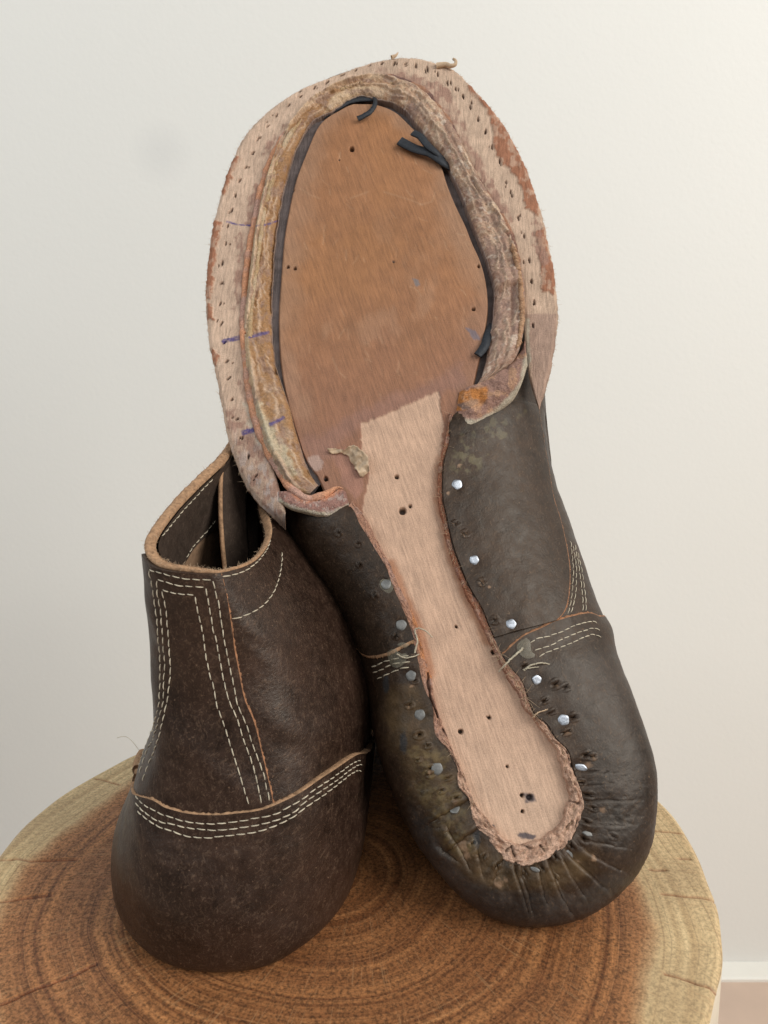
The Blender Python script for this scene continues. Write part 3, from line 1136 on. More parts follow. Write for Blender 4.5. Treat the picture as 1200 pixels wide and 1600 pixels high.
# vectorised Catmull-Rom over the levels
ext = np.concatenate([face[:, -2:-1] * 1.0, sh[:, 1:], 2 * sh[:, -1:] - sh[:, -2:-1]], 1)
nls = sh.shape[1] - 2
rowsB = []
for t in np.linspace(0, nls, 64)[1:]:
    i = min(int(t), nls - 1)
    f = t - i
    a, b, c, d = ext[:, i], ext[:, i + 1], ext[:, i + 2], ext[:, i + 3]
    if i == 0:
        a = b - (c - b) * .6
    rowsB.append(0.5 * (2 * b + (c - a) * f + (2 * a - 5 * b + 4 * c - d) * f ** 2 + (3 * b - a - 3 * c + d) * f ** 3))
PBs = np.concatenate([face, np.stack(rowsB, 1)], 1)            # sole coordinates
PB = s3(PBs)
PB[..., 2] = np.maximum(PB[..., 2], 0.03)
SB = Surf(PB, True)
SB.orient(s3(np.array([axis_a(12), 12, -5.0])))
pxB = SB.pix
NVb = PB.shape[1]
vis = (np.arange(NVb) < nfac + 14)[None] * np.ones((NUb, 1), bool)
uB, vB = np.meshgrid(np.arange(NUb), np.arange(NVb), indexing='ij')
# relief: soft lumps where tacks pull, pleats round the heel, tack holes, ragged edge
heelm = sst(1170, 1260, pxB[..., 1])
disp = heelm * .028 * (fbm(pxB[..., 0] * .16, pxB[..., 1] * .16, 45, 4) - .5) + 0.07 * (fbm(pxB[..., 0] * .022, pxB[..., 1] * .022, 41, 3) - .5) + .014 * (fbm(pxB[..., 0] * .09, pxB[..., 1] * .09, 43, 3) - .5)
pleats = [[(812, 1348), (817, 1375), (826, 1400), (830, 1424)], [(803, 1360), (815, 1392), (822, 1420)], [(853, 1342), (863, 1368), (876, 1400), (890, 1425)], [(890, 1338), (908, 1355), (926, 1370), (942, 1388)],
          [(910, 1312), (945, 1318), (985, 1326)], [(905, 1253), (945, 1249), (990, 1252)], [(785, 1340), (776, 1362), (768, 1385)], [(700, 1300), (720, 1330), (735, 1360)], [(910, 1205), (950, 1207), (975, 1206)],
          [(690, 1328), (715, 1345)], [(745, 1330), (752, 1365)], [(838, 1346), (845, 1378), (852, 1410)], [(880, 1345), (893, 1370), (910, 1398)], [(912, 1285), (950, 1290), (990, 1288)], [(905, 1228), (940, 1226), (965, 1222)], [(915, 1330), (945, 1348), (968, 1360)], [(735, 1300), (712, 1318), (695, 1335)], [(720, 1255), (695, 1272), (672, 1285)]]
X0_, Y0_ = pxB[..., 0], pxB[..., 1]
for i, l in enumerate(pleats):
    d = dline(pxB + (fbm(pxB[..., :1] * .1, pxB[..., 1:] * .1, 50 + i) - .5) * 7, l)
    w = 2.0
    la, lb = np.array(l[0], float), np.array(l[-1], float)
    ab_ = (lb - la) / np.linalg.norm(lb - la)
    sd = (X0_ - la[0]) * -ab_[1] + (Y0_ - la[1]) * ab_[0]
    along = np.clip(((X0_ - la[0]) * ab_[0] + (Y0_ - la[1]) * ab_[1]) / np.linalg.norm(lb - la), 0, 1)
    k_ = (.115 if i < 4 else .030 if i in (4, 5, 8, 13, 14) else .080) * (1.15 - .8 * along)
    disp -= k_ * .9 * np.exp(-(d / 1.8) ** 2)
    disp += k_ * .55 * np.tanh(sd / 1.6) * np.exp(-(d / 11) ** 2)
HOLES = [(711, 820, 2.6), (726, 835, 3), (752, 911, 3), (772, 970, 3.2), (868, 1069, 4.8), (883, 1074, 3.8), (896, 1121, 4.2), (885, 1144, 3.2), (915, 1180, 4), (925, 1182, 3), (919, 1242, 4.2), (912, 1311, 4.4),
         (868, 1339, 3), (799, 1342, 3.2), (655, 1148, 4.4), (672, 1201, 4.2), (673, 1210, 3), (712, 1247, 3.8), (648, 1064, 3), (641, 1102, 3.4), (956, 1306, 3), (867, 1371, 2.6), (655, 1187, 2),
         (530, 833, 2.6), (560, 850, 2.2), (587, 930, 2.4), (621, 994, 2.6), (563, 882, 2),
         (738, 1318, 3), (757, 1338, 2.6), (776, 1352, 3), (822, 1362, 2.6), (848, 1356, 3), (893, 1322, 3.2), (917, 1285, 2.8), (925, 1262, 2.6), (906, 1222, 3), (690, 1235, 2.8), (668, 1165, 2.6), (700, 1215, 2.4), (850, 1095, 2.6), (862, 1112, 2.4), (820, 1040, 2.4)]
holeM = np.zeros(PB.shape[:2])
for x, y, r in HOLES:
    d = np.hypot(pxB[..., 0] - x, (pxB[..., 1] - y) * 1.1) + 1.2 * (fbm(pxB[..., 0] * .5, pxB[..., 1] * .5, 61) - .5)
    m = 1 - sst(r * .55, r * 1.15, d)
    holeM = np.maximum(holeM, m)
    disp -= .22 * m
    disp += .03 * np.exp(-((d - r * 1.6) / 1.6) ** 2)
NAILS = [(604, 914, 1), (713, 759, 0), (740, 877, 0), (797, 976, 0), (838, 1063, 0), (880, 1126, 0), (907, 1199, 2), (889, 1333, 1), (628, 977, 1), (643, 1056, 1), (656, 1117, 1), (683, 1201, 1), (711, 1265, 1), (836, 1358, 3), (917, 1303, 3),]
for x, y, k in NAILS:
    d = np.hypot(pxB[..., 0] - x, pxB[..., 1] - y)
    disp -= .05 * np.exp(-(d / 11) ** 2)
disp *= vis
PB2 = PB + SB.N * disp[..., None]
PB2[..., 2] = np.maximum(PB2[..., 2], 0.03)
# leather colour: brown-black, with dusty ochre wear on the left of the heel, greasy dark patches, sheen painted on the right, pale torn pricks
X_, Y_ = pxB[..., 0], pxB[..., 1]
C = np.ones(PB.shape) * np.array([.029, .0160, .0094])
och = pmask(pxB, [(600, 1075), (650, 1070), (672, 1120), (700, 1190), (725, 1240), (735, 1290), (770, 1330), (800, 1352), (880, 1340), (930, 1330), (925, 1365), (860, 1390), (780, 1395), (720, 1360), (690, 1330), (640, 1230), (610, 1150)], 14, 16, 71, .05)
och *= .25 + .75 * fbm(X_ * .06, Y_ * .06, 73)
C = mixc(C, (.098, .062, .029), och)
grn = pmask(pxB, [(640, 1170), (690, 1170), (712, 1230), (735, 1290), (745, 1330), (720, 1340), (690, 1300), (655, 1230)], 8, 16, 75, .06) * sst(.40, .62, fbm(X_ * .15, Y_ * .15, 77))
C = mixc(C, (.150, .108, .050), grn * .8)
blu = pmask(pxB, [(640, 1250), (670, 1280), (700, 1330), (740, 1370), (800, 1395), (900, 1395), (960, 1360), (985, 1370), (930, 1425), (820, 1450), (720, 1420), (650, 1330)], 10, 8, 79, .05)
C = mixc(C, (.040, .034, .031), blu * .8)
sheen_r = pmask(pxB, [(850, 1040), (950, 1010), (990, 1120), (1010, 1200), (1010, 1300), (960, 1340), (930, 1290), (925, 1200), (890, 1110)], 14, 12, 81, .05)  # bluish sheen on the heel's right side, painted into the colour
C = mixc(C, (.040, .032, .028), sheen_r * .8)
for (x, y, r, a) in [(632, 1160, 9, 1), (605, 1068, 8, 1), (745, 1310, 9, .7)]:
    d = np.hypot((X_ - x) * 1.5, (Y_ - y) * .55)
    C = mixc(C, (.030, .033, .038), .9 * (1 - sst(r * .7, r * 1.2, d + 5 * (fbm(X_ * .2, Y_ * .2, 83) - .5))))
dust = sst(.60, .72, fbm(X_ * .09, Y_ * .09, 85)) * pmask(pxB, [(445, 825), (545, 795), (650, 1010), (560, 1020)], 10, 10, 87)
C = mixc(C, (.075, .056, .034), dust * .6)
dus2 = sst(.55, .72, fbm(X_ * .10, Y_ * .10, 88)) * pmask(pxB, [(720, 665), (800, 620), (830, 640), (800, 700), (730, 740), (700, 740)], 12, 16, 89)
C = mixc(C, (.13, .115, .065), dus2 * .6)
# pale torn pricks
for x, y, r in [(527, 832, 4), (560, 850, 5), (565, 868, 4), (563, 882, 5), (560, 902, 7), (587, 929, 3), (587, 972, 8), (620, 993, 3), (726, 835, 5), (711, 820, 4), (752, 911, 6), (765, 917, 3), (644, 1072, 5), (640, 1104, 5), (672, 1210, 5), (705, 1267, 6), (712, 1250, 6),
                (780, 1380, 9), (790, 1373, 5), (724, 1322, 13), (732, 1335, 8), (941, 1265, 7), (925, 1340, 5), (885, 1146, 5), (868, 1069, 7), (920, 1196, 7), (905, 1345, 3), (867, 1371, 3), (927, 1183, 6), (718, 728, 5), (700, 770, 4), (690, 725, 4)]:
    d = np.hypot(X_ - x, Y_ - y) + 6 * (fbm(X_ * .35, Y_ * .35, 91) - .5) * (r / 5)
    C = mixc(C, (.30, .19, .12), .75 * (1 - sst(r * .45, r * .85, d)))
C = mixc(C, (.008, .006, .005), holeM * .95)
C = C * (0.85 + .3 * fbm(X_ * .03, Y_ * .03, 93)[..., None])
upB = grid_obj("upper", PB2, M_leather_b, Bt, cu=True, col=C)
SB2 = Surf(PB2, True)
SB2.orient(s3(np.array([axis_a(12), 12, -5.0])))
cB = C


def colB(P):
    """same leather colour for a layer lying on the upper"""
    q = project(P)
    n = fbm(q[..., 0] * .05, q[..., 1] * .05, 95)
    base = np.ones(P.shape) * np.array([.029, .0160, .0094]) * (.85 + .35 * n)[..., None]
    return base


# collar of the lying shaft
rimB = PB2[:, -1]
NrB = SB2.N[:, -1]
bk = -EH
rw = [rimB, rimB + bk * .06, rimB + bk * .05 - NrB * .35, rimB - NrB * .4, rimB - NrB * .4 - bk * 3.5]
grid_obj("collar_edge", np.stack(rw, 1), M_cut, Bt, cu=True)

# ---- insole: one long tan board under everything
IL = [(498, 195), (475, 245), (460, 287), (450, 332), (443, 375), (438, 440), (435, 490), (436, 545), (441, 590), (450, 635), (463, 680), (477, 718), (498, 750), (520, 800), (560, 880), (598, 960), (624, 1040), (648, 1130), (688, 1245), (738, 1318)]
IT = [(818, 1366)]
IR = [(882, 1346), (922, 1288), (917, 1232), (895, 1165), (852, 1100), (802, 1020), (762, 940), (738, 870), (726, 790), (727, 700), (733, 640), (744, 590), (754, 545), (762, 500), (764, 472), (761, 440), (752, 407), (740, 380), (729, 352), (716, 325), (702, 292), (688, 252), (664, 220), (640, 194)]
ITOP = [(617, 174), (586, 163), (555, 162), (530, 172)]
outl = curve(sole(np.array(IL + IT + IR + ITOP, float), 0.0)[:, :2], 1400, True)
i0, i1 = np.argmax(outl[:, 1]), np.argmin(outl[:, 1])
lo = np.roll(outl, -i0, 0)
k1 = (i1 - i0) % len(outl)
sideL, sideR = lo[:k1 + 1], np.concatenate([lo[k1:], lo[:1]])[::-1]
NB_, NAx = 760, 230
tb = (1 - np.cos(np.linspace(0, math.pi, NB_))) / 2
tb = .75 * np.linspace(0, 1, NB_) + .25 * tb
bv = outl[i0, 1] + (outl[i1, 1] - outl[i0, 1]) * tb


def side_a(sd, b):
    o = np.argsort(sd[:, 1])
    return np.interp(b, sd[o, 1], sd[o, 0])


aL, aR = side_a(sideL, bv), side_a(sideR, bv)
q = np.linspace(0, 1, NAx)
q = .8 * q + .2 * (1 - np.cos(q * math.pi)) / 2
Ia = aL[:, None] + (aR - aL)[:, None] * q
Ib = np.repeat(bv[:, None], NAx, 1)
Q = np.stack([Ia, Ib, 0 * Ia], -1)
pxI = project(s3(Q))
X_, Y_ = pxI[..., 0], pxI[..., 1]
hI = .05 * (fbm(Ia * .5, Ib * .5, 101, 3) - .5) + .012 * (fbm(Ia * 6, Ib * 2, 103, 3) - .5)
edge = np.minimum(np.minimum(Ia - aL[:, None], aR[:, None] - Ia), np.minimum(bv[0] - Ib, Ib - bv[-1]))
hI = hI - (.12 + .14 * sst(560, 640, X_)) * (1 - sst(0, .055, edge))
C = np.ones(Q.shape) * np.array([.310, .140, .062])
big = fbm(Ia * .28, Ib * .28, 105, 4)
C = C * (.86 + .28 * big)[..., None]
C = mixc(C, (.34, .152, .060), .5 * sst(.5, .68, fbm(Ia * .45, Ib * .3, 107)))
# wear near the edges and towards the waist: greyer, pinker
rim_ = 1 - sst(0, 1.1, edge + 1.0 * (fbm(Ia * 1.2, Ib * 1.2, 109) - .5))
C = mixc(C, (.33, .195, .122), rim_ * .55)
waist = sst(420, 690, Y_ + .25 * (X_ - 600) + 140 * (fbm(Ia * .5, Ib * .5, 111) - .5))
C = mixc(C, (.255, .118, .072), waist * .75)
C = mixc(C, (.37, .21, .125), .35 * sst(.58, .72, fbm(Ia * .8, Ib * .5, 113)) * sst(230, 520, Y_))
band = pmask(pxI, [(470, 690), (560, 640), (640, 610), (720, 570), (730, 600), (690, 620), (600, 655), (560, 675), (500, 730)], 10, 12, 115, .05)
C = mixc(C, (.27, .14, .105), band * .55)
shank = pmask(pxI, [(564, 662), (600, 648), (640, 630), (686, 611), (692, 660), (688, 720), (760, 960), (950, 1200), (950, 1400), (700, 1400), (640, 1040), (560, 830), (574, 760), (577, 738), (566, 705)], 1.6, 3.5, 117, .15)
sc = np.ones(Q.shape) * np.array([.51, .325, .222])
sc = sc * (.86 + .28 * fbm(Ia * .35, Ib * .35, 119))[..., None]
sc = mixc(sc, (.59, .40, .28), .6 * sst(1080, 1300, Y_))
C = C * (1 - shank[..., None]) + sc * shank[..., None]
hI -= .04 * shank
pinkm = pmask(pxI, [(520, 706), (545, 700), (566, 735), (568, 765), (556, 782), (535, 755)], 3, 5, 121, .12)
C = mixc(C, (.33, .16, .11), pinkm * .85)
# oiled orange stain beside the torn edges
st = np.maximum(1 - sst(3, 15, dline(pxI, [(690, 720), (687, 780), (696, 815), (702, 850), (714, 890), (732, 930), (747, 965), (764, 1000)]) + 8 * (fbm(X_ * .1, Y_ * .1, 123) - .5)),
                (1 - sst(2, 12, dline(pxI, [(612, 880), (632, 930), (652, 972), (664, 1010), (672, 1050)]) + 8 * (fbm(X_ * .1, Y_ * .1, 125) - .5))))
C = mixc(C, (.40, .175, .085), st * .7)
# fine scratches
for i in range(70):
    g = np.random.default_rng(700 + i)
    x, y = g.uniform(470, 740), g.uniform(200, 620)
    an = g.normal(.33, .5)
    ln = g.uniform(5, 18)
    d = dline(pxI, [(x, y), (x + math.sin(an) * ln * .5, y + math.cos(an) * ln * .5 + g.normal(0, 2)), (x + math.sin(an) * ln, y + math.cos(an) * ln)])
    t = np.exp(-(d / g.uniform(.9, 1.5)) ** 2)
    C = mixc(C, (.50, .32, .19), t * g.uniform(.06, .26))
    hI -= .012 * t
for l in ([(600, 300), (640, 312), (660, 320)], [(470, 295), (485, 305), (500, 310)], [(548, 310), (575, 300)], [(655, 320), (675, 315), (680, 300)], [(520, 560), (528, 580), (540, 590)]):
    t = np.exp(-(dline(pxI, l) / 1.3) ** 2)
    C = mixc(C, (.50, .32, .19), t * .22)
for x, y, r in [(550, 233, 4.2), (620, 744, 3.6), (629, 798, 6), (641, 790, 2.8), (720, 1143, 4.2), (765, 1121, 3), (762, 1120, 2), (793, 1198, 2.6), (828, 1246, 5.5), (816, 1243, 3.4), (817, 1268, 3), (450, 417, 2.8), (461, 419, 2.8), (740, 483, 3.2), (509, 748, 4), (771, 1019, 3.6), (713, 979, 2.6), (692, 806, 2.8), (458, 297, 2.4),
                (615, 409, 2), (748, 416, 2.6), (530, 250, 1.6), (493, 744, 3.2)]:
    d = np.hypot(X_ - x, Y_ - y) + 1.6 * (fbm(X_ * .4, Y_ * .4, 131) - .5)
    m = 1 - sst(r * .55, r * 1.1, d)
    hI -= (.22 if r > 2 else .05) * m
    C = mixc(C, (.018, .013, .011), m * .9)
for poly, cc in (([(808, 1304), (822, 1300), (840, 1306), (834, 1312), (815, 1310)], (.030, .030, .048)), ([(760, 1288), (772, 1290), (778, 1302), (766, 1300)], (.05, .05, .06)), ([(818, 1240), (834, 1240), (838, 1252), (822, 1254)], (.11, .085, .085)),
                 ([(728, 512), (742, 516), (752, 532), (740, 530)], (.16, .13, .15)), ([(645, 436), (654, 436), (656, 446), (648, 448)], (.17, .15, .15)), ([(480, 715), (496, 710), (505, 722), (500, 735), (485, 735)], (.40, .27, .22))):
    C = mixc(C, cc, pmask(pxI, poly, 1.5, 2.5, 133, .25) * .85)
Q[..., 2] = hI
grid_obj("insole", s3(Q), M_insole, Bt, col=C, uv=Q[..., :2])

# ---- channel floor between the rib and the insole
RIB = [((484, 772), (497, 757)), ((460, 764), (487, 745)), ((442, 743), (479, 728)), ((420, 702), (466, 687)), ((407, 662), (455, 645)), ((397, 625), (442, 605)), ((389, 580), (431, 575)), ((385, 530), (425, 535)),
       ((386, 487), (424, 487)), ((391, 445), (425, 440)), ((396, 400), (427, 400)), ((401, 362), (431, 362)), ((408, 328), (436, 328)), ((416, 290), (445, 287)), ((427, 255), (455, 250)), ((441, 222), (468, 217)),
       ((462, 190), (487, 187)), ((487, 161), (514, 171)), ((517, 143), (541, 153)), ((550, 131), (562, 146)), ((587, 123), (589, 152)), ((625, 129), (617, 158)), ((658, 144), (636, 171)), ((686, 172), (654, 194)),
       ((709, 205), (674, 220)), ((727, 240), (696, 249)), ((745, 277), (712, 280)), ((762, 307), (725, 310)), ((782, 337), (738, 345)), ((797, 372), (753, 380)), ((808, 408), (765, 414)), ((815, 437), (773, 446)),
       ((817, 470), (773, 475)), ((817, 495), (770, 502)), ((813, 527), (766, 527)), ((806, 552), (761, 558)), ((795, 570), (754, 585)), ((775, 585), (744, 601))]
RO = np.array([r[0] for r in RIB], float)
RI = np.array([r[1] for r in RIB], float)
NRb, MRb = 1300, 46
ro, ri = sole(RO, .12), sole(RI, .10)
par = curve((ro + ri) / 2, 40 * len(RIB))
# common parameter: evenly spaced along the middle
tpar = np.linspace(0, len(RIB) - 1, 4000)


def open_t(pts, t):
    q = np.concatenate([2 * pts[:1] - pts[1:2], pts, 2 * pts[-1:] - pts[-2:-1]])
    i = np.clip(np.floor(t).astype(int), 0, len(pts) - 2)
    f = (t - i)[:, None]
    a, b, c, d = q[i], q[i + 1], q[i + 2], q[i + 3]
    return 0.5 * (2 * b + (c - a) * f + (2 * a - 5 * b + 4 * c - d) * f ** 2 + (3 * b - a - 3 * c + d) * f ** 3)


def even_t(pts, n):
    t = np.linspace(0, len(pts) - 1, 4000)
    e = open_t(pts, t)
    L = np.concatenate([[0], np.cumsum(np.linalg.norm(np.diff(e, axis=0), axis=1))])
    return np.interp(np.linspace(0, L[-1], n), L, t)


te = even_t((ro + ri) / 2, NRb)
ro, ri = open_t(ro, te), open_t(ri, te)
wid = np.linalg.norm(ro - ri, axis=1)
dirn = (ri - ro) / wid[:, None]
arc = np.concatenate([[0], np.cumsum(np.linalg.norm(np.diff((ro + ri) / 2, axis=0), axis=1))])
deep = sst(15.0, 17.5, te)
right = sst(18.5, 22.5, te)                      # 0: left, thin and sloping; 1: right, a fat glued roll
q = np.linspace(-.04, 1.0, MRb)
# ragged inner lip, above all at the toe
rag = (fbm(arc * 3.2, arc * 0, 141, 4) - .5) * (.05 + .16 * np.exp(-((te - 18.5) / 3.2) ** 2))
ri2 = ri + dirn * rag[:, None]
base = ro[:, None] + (ri2 - ro)[:, None] * q[None, :, None]
qc = np.clip(q, 0, 1)
hump = .07 + .19 * np.sin(np.pi * qc) ** .38 - .07 * np.exp(-((qc - .36) / .07) ** 2) + .0 * qc
slope = .10 + .26 * np.sin(np.pi * np.clip(qc * 1.0, 0, 1)) ** .5 * (1 - .55 * qc) + .10 * np.exp(-((qc - .12) / .10) ** 2)
endt = sst(0, 2.0, te) * (1 - sst(35, 37.2, te))
hr = hump[None] * right[:, None] + slope[None] * (1 - right)[:, None]
hr = hr * (.35 + .65 * endt)[:, None]
Uc, Vc = np.meshgrid(arc, q, indexing='ij')
Vc = Vc * wid[:, None]
hr = hr + .07 * (fbm(Uc * 2.2, Vc * 3, 143, 4) - .5) + .05 * (fbm(Uc * 7, Vc * 9, 145, 3) - .5) * (.5 + .5 * right[:, None])
hr = hr * (1 - np.exp(-np.clip(1 - q, 0, 1) * 24))[None] + .02 * np.exp(-np.clip(1 - q, 0, 1) * 24)[None]
lay = np.zeros(hr.shape)
pal = np.zeros(hr.shape)
for k_, (q0_, am, sd_) in enumerate(((.14, .13, 401), (.32, .09, 411), (.52, .08, 421), (.76, .07, 431))):
    ed = q0_ + (fbm(arc * 1.3, arc * 0, sd_, 5) - .5) * .5 + (fbm(arc * 9, arc * 0, sd_ + 5, 3) - .5) * .10
    sgn_ = qc[None] - ed[:, None]
    am_ = am * sst(.35, .55, fbm(arc * .8, arc * 0 + 9, sd_ + 7))[:, None]
    lay -= am_ * sst(-.03, .03, sgn_)
    pal = np.maximum(pal, np.exp(-((sgn_ + .03) / .045) ** 2) * am_ / .06)
hr = hr + .14 * endt[:, None] + lay * endt[:, None] + .09 * (fbm(Uc * 9, Vc * 9, 441, 4) - .5)
pal = np.concatenate([pal[:, :1], pal[:, :1], pal, pal[:, -1:], pal[:, -1:]], 1)
hr[:, -1] = .02
base[..., 2] = hr
# walls: outer lip drops into the groove, inner lip drops to the channel
o1, o2 = base[:, :1].copy(), base[:, :1].copy()
o1[..., :2] -= (dirn * .03)[:, None, :2]
o1[..., 2] -= .08
o2[..., :2] -= (dirn * .03)[:, None, :2]
o2[..., 2] = -.25
n1, n2 = base[:, -1:].copy(), base[:, -1:].copy()
n1[..., :2] += (dirn * .012)[:, None, :2]
n1[..., 2] -= .06
n2[..., :2] += (dirn * .02)[:, None, :2]
n2[..., 2] = (-.08 - .22 * deep)[:, None]
RB = np.concatenate([o2, o1, base, n1, n2], 1)
pxR = project(s3(RB))
X_, Y_ = pxR[..., 0], pxR[..., 1]
qq = np.concatenate([[-.06, -.05], q, [1.01, 1.02]])[None] * np.ones((NRb, 1))
Rt = right[:, None] * np.ones(RB.shape[1])
tq = te[:, None] * np.ones(RB.shape[1])
ar = arc[:, None] * np.ones(RB.shape[1])
nz = fbm(ar * 2.5, qq * 3, 151, 4)
nz2 = fbm(ar * 8, qq * 8, 153, 3)
C = np.ones(RB.shape) * np.array([.325, .170, .072])                     # left: ochre tan skived slope
C = mixc(C, (.58, .43, .27), (1 - sst(.10, .28, qq + .3 * (nz - .5))) * .8)   # pale torn lip beside the groove
C = mixc(C, (.36, .26, .20), sst(.5, .75, nz) * .5 * sst(560, 600, Y_))
C = mixc(C, (.50, .43, .30), pmask(pxR, [(400, 625), (440, 690), (470, 740), (455, 745), (420, 690), (398, 640)], 4, 10, 155, .1) * .7)
C = mixc(C, (.62, .46, .30), pmask(pxR, [(505, 178), (520, 150), (560, 132), (600, 135), (600, 155), (560, 150), (520, 172)], 3, 5, 157) * .75)
rightc = np.ones(RB.shape) * np.array([.40, .245, .160])
rightc = mixc(rightc, (.55, .40, .27), sst(.45, .65, nz2) * .7)
rightc = mixc(rightc, (.26, .150, .105), sst(.50, .66, fbm(ar * 1.4, qq * 1.6, 159, 4)) * .75)
rightc = mixc(rightc, (.34, .205, .155), sst(300, 460, Y_) * .6)
rightc = mixc(rightc, (.62, .50, .40), sst(.62, .72, fbm(ar * 5, qq * 4, 161, 4)) * .6)
C = C * (1 - Rt[..., None]) + rightc * Rt[..., None]
C = mixc(C, (.60, .43, .30), np.clip(pal, 0, 1) * .65)
C = mixc(C, (.27, .165, .125), sst(.52, .64, fbm(ar * 3.2, qq * 5, 447, 5)) * .55)
C = mixc(C, (.20, .15, .135), sst(.985, 1.012, qq) * .8)
ink = [[(355, 347), (372, 352), (400, 353), (420, 350), (434, 345)], [(350, 533), (362, 530), (375, 528)], [(390, 527), (405, 523), (419, 519)], [(381, 676), (392, 673), (405, 671)], [(423, 663), (432, 659), (442, 653)]]
inkw = [1.7, 4.2, 3.0, 5.5, 3.6]


def inkmask(px):
    m = np.zeros(px.shape[:-1])
    for l, w in zip(ink, inkw):
        d = dline(px, l) + (fbm(px[..., 0] * .3, px[..., 1] * .3, 171) - .5) * 3
        m = np.maximum(m, (1 - sst(w * .5, w, d)) * (.55 + .45 * sst(.35, .55, fbm(px[..., 0] * .25, px[..., 1] * .8, 173))))
    return m


C = mixc(C, (.055, .045, .20), inkmask(pxR) * .8)
grid_obj("holdfast_rib", s3(RB), M_rib, Bt, col=C, uv=np.stack([Vc if False else ar, qq * 1.0], -1))
# floor of the channel
ch = np.stack([np.concatenate([ro[:, :2], np.full((NRb, 1), -.28)], 1), np.concatenate([ri[:, :2], (-.10 - .17 * deep)[:, None]], 1), np.concatenate([(ri + dirn * 1.1)[:, :2], (-.17 - .12 * deep)[:, None]], 1)], 1)
cc = np.ones(ch.shape) * np.array([.125, .10, .095]) * (.7 + .6 * fbm(arc * 4, arc * 0, 175))[:, None, None]
grid_obj("rib_channel", s3(ch), M_nap, Bt, col=cc, uv=ch[..., :2])

# ---- welt
NW, MW = 1500, 54
wi, wo = sole(WI, .10), sole(WO, .12)
tw = even_t((wi + wo) / 2, NW)
wi, wo = open_t(wi, tw), open_t(wo, tw)
arcw = np.concatenate([[0], np.cumsum(np.linalg.norm(np.diff((wi + wo) / 2, axis=0), axis=1))])
dw = (wo - wi)
ww = np.linalg.norm(dw, axis=1)
dw = dw / ww[:, None]
fz = (fbm(arcw * 9, arcw * 0, 181, 3) - .5) * .055 + (fbm(arcw * 1.1, arcw * 0, 183, 3) - .5) * .05
wo2 = wo + dw * fz[:, None]
q = np.linspace(0, 1, MW)
WB = wi[:, None] + (wo2 - wi)[:, None] * q[None, :, None]
Ug, Qg = np.meshgrid(arcw, q, indexing='ij')
Wg = Qg * ww[:, None]
pxW = project(s3(WB))
X_, Y_ = pxW[..., 0], pxW[..., 1]
hw = .12 + .05 * (fbm(Ug * .8, Wg * .8, 185, 3) - .5) + .022 * (fbm(Ug * 5, Wg * 5, 187, 3) - .5)
hw -= .10 * np.exp(-Wg / .05)
hw -= .06 * (1 - sst(0, .12, (1 - Qg) * ww[:, None]))
lowl = sst(640, 760, Y_) * (X_ < 600)
hw -= .25 * lowl * Qg ** 2                      # the welt dips away at the waist on the left
lowr = sst(450, 620, Y_) * (X_ > 600)
hw -= .30 * lowr
C = np.ones(WB.shape) * np.array([.55, .390, .288])
C = C * (.86 + .28 * fbm(Ug * .7, Wg * .7, 189))[..., None]
C = mixc(C, (.49, .34, .25), sst(200, 420, Y_) * .6 * (X_ > 600))
C = mixc(C, (.49, .35, .25), (X_ > 600) * .35 * np.ones(X_.shape))
gr_ = np.zeros(X_.shape)
for poly in ([(730, 130), (762, 163), (790, 195), (812, 240), (828, 270), (843, 315), (840, 340), (822, 325), (815, 295), (802, 270), (787, 262), (772, 232), (770, 205), (762, 172), (745, 155), (735, 140)],
             [(850, 355), (870, 440), (864, 458), (848, 455), (846, 430), (843, 400), (836, 360)], [(369, 242), (375, 246), (366, 262), (360, 282), (350, 305), (346, 303), (352, 270)],
             [(330, 345), (345, 347), (341, 375), (334, 405), (332, 450), (330, 468), (320, 465), (320, 440), (324, 400)], [(331, 540), (342, 555), (337, 570), (329, 560)], [(322, 470), (332, 475), (333, 500), (322, 500)]):
    gr_ = np.maximum(gr_, pmask(pxW, poly, 1.6, 6.0, 191, .14))
C = mixc(C, (.32, .135, .075), gr_ * (.45 + .5 * sst(.32, .5, fbm(X_ * .12, Y_ * .12, 192, 5))))
hw += .045 * gr_
pur = np.zeros(X_.shape)
for poly in ([(585, 113), (600, 105), (612, 112), (622, 110), (660, 120), (692, 130), (706, 150), (716, 180), (735, 225), (765, 275), (795, 335), (800, 350), (775, 325), (745, 270), (715, 205), (690, 170), (655, 140), (620, 125)],
             [(443, 195), (448, 200), (420, 238), (412, 240), (418, 222)], [(400, 285), (406, 295), (403, 330), (394, 360), (384, 350), (388, 310)], [(365, 370), (386, 362), (384, 420), (378, 480), (366, 485), (368, 440), (372, 400)],
             [(374, 600), (382, 598), (386, 622), (378, 618)], [(355, 635), (372, 640), (385, 640), (400, 665), (420, 715), (440, 760), (440, 800), (420, 800), (390, 755), (365, 700), (350, 650)],
             [(836, 340), (846, 355), (850, 380), (856, 410), (848, 425), (838, 400), (832, 370)]):
    pur = np.maximum(pur, pmask(pxW, poly, 3.0, 9.0, 193, .12))
C = mixc(C, (.31, .175, .130), pur * (.28 + .55 * sst(.38, .58, fbm(X_ * .11, Y_ * .11, 194, 5))))
C = mixc(C, (.36, .24, .185), pmask(pxW, [(822, 490), (872, 488), (870, 545), (850, 640), (838, 620)], 2, 2, 195) * .85)
C = mixc(C, (.53, .47, .37), pmask(pxW, [(380, 630), (392, 632), (404, 668), (415, 700), (400, 690), (388, 660)], 3, 8, 197) * .65)
C = mixc(C, (.50, .43, .40), sst(.50, .68, fbm(X_ * .16, Y_ * .10, 199, 5)) * lowl * .55)
C = mixc(C, (.10, .065, .05), sst(785, 815, Y_) * (X_ < 600) * .85)
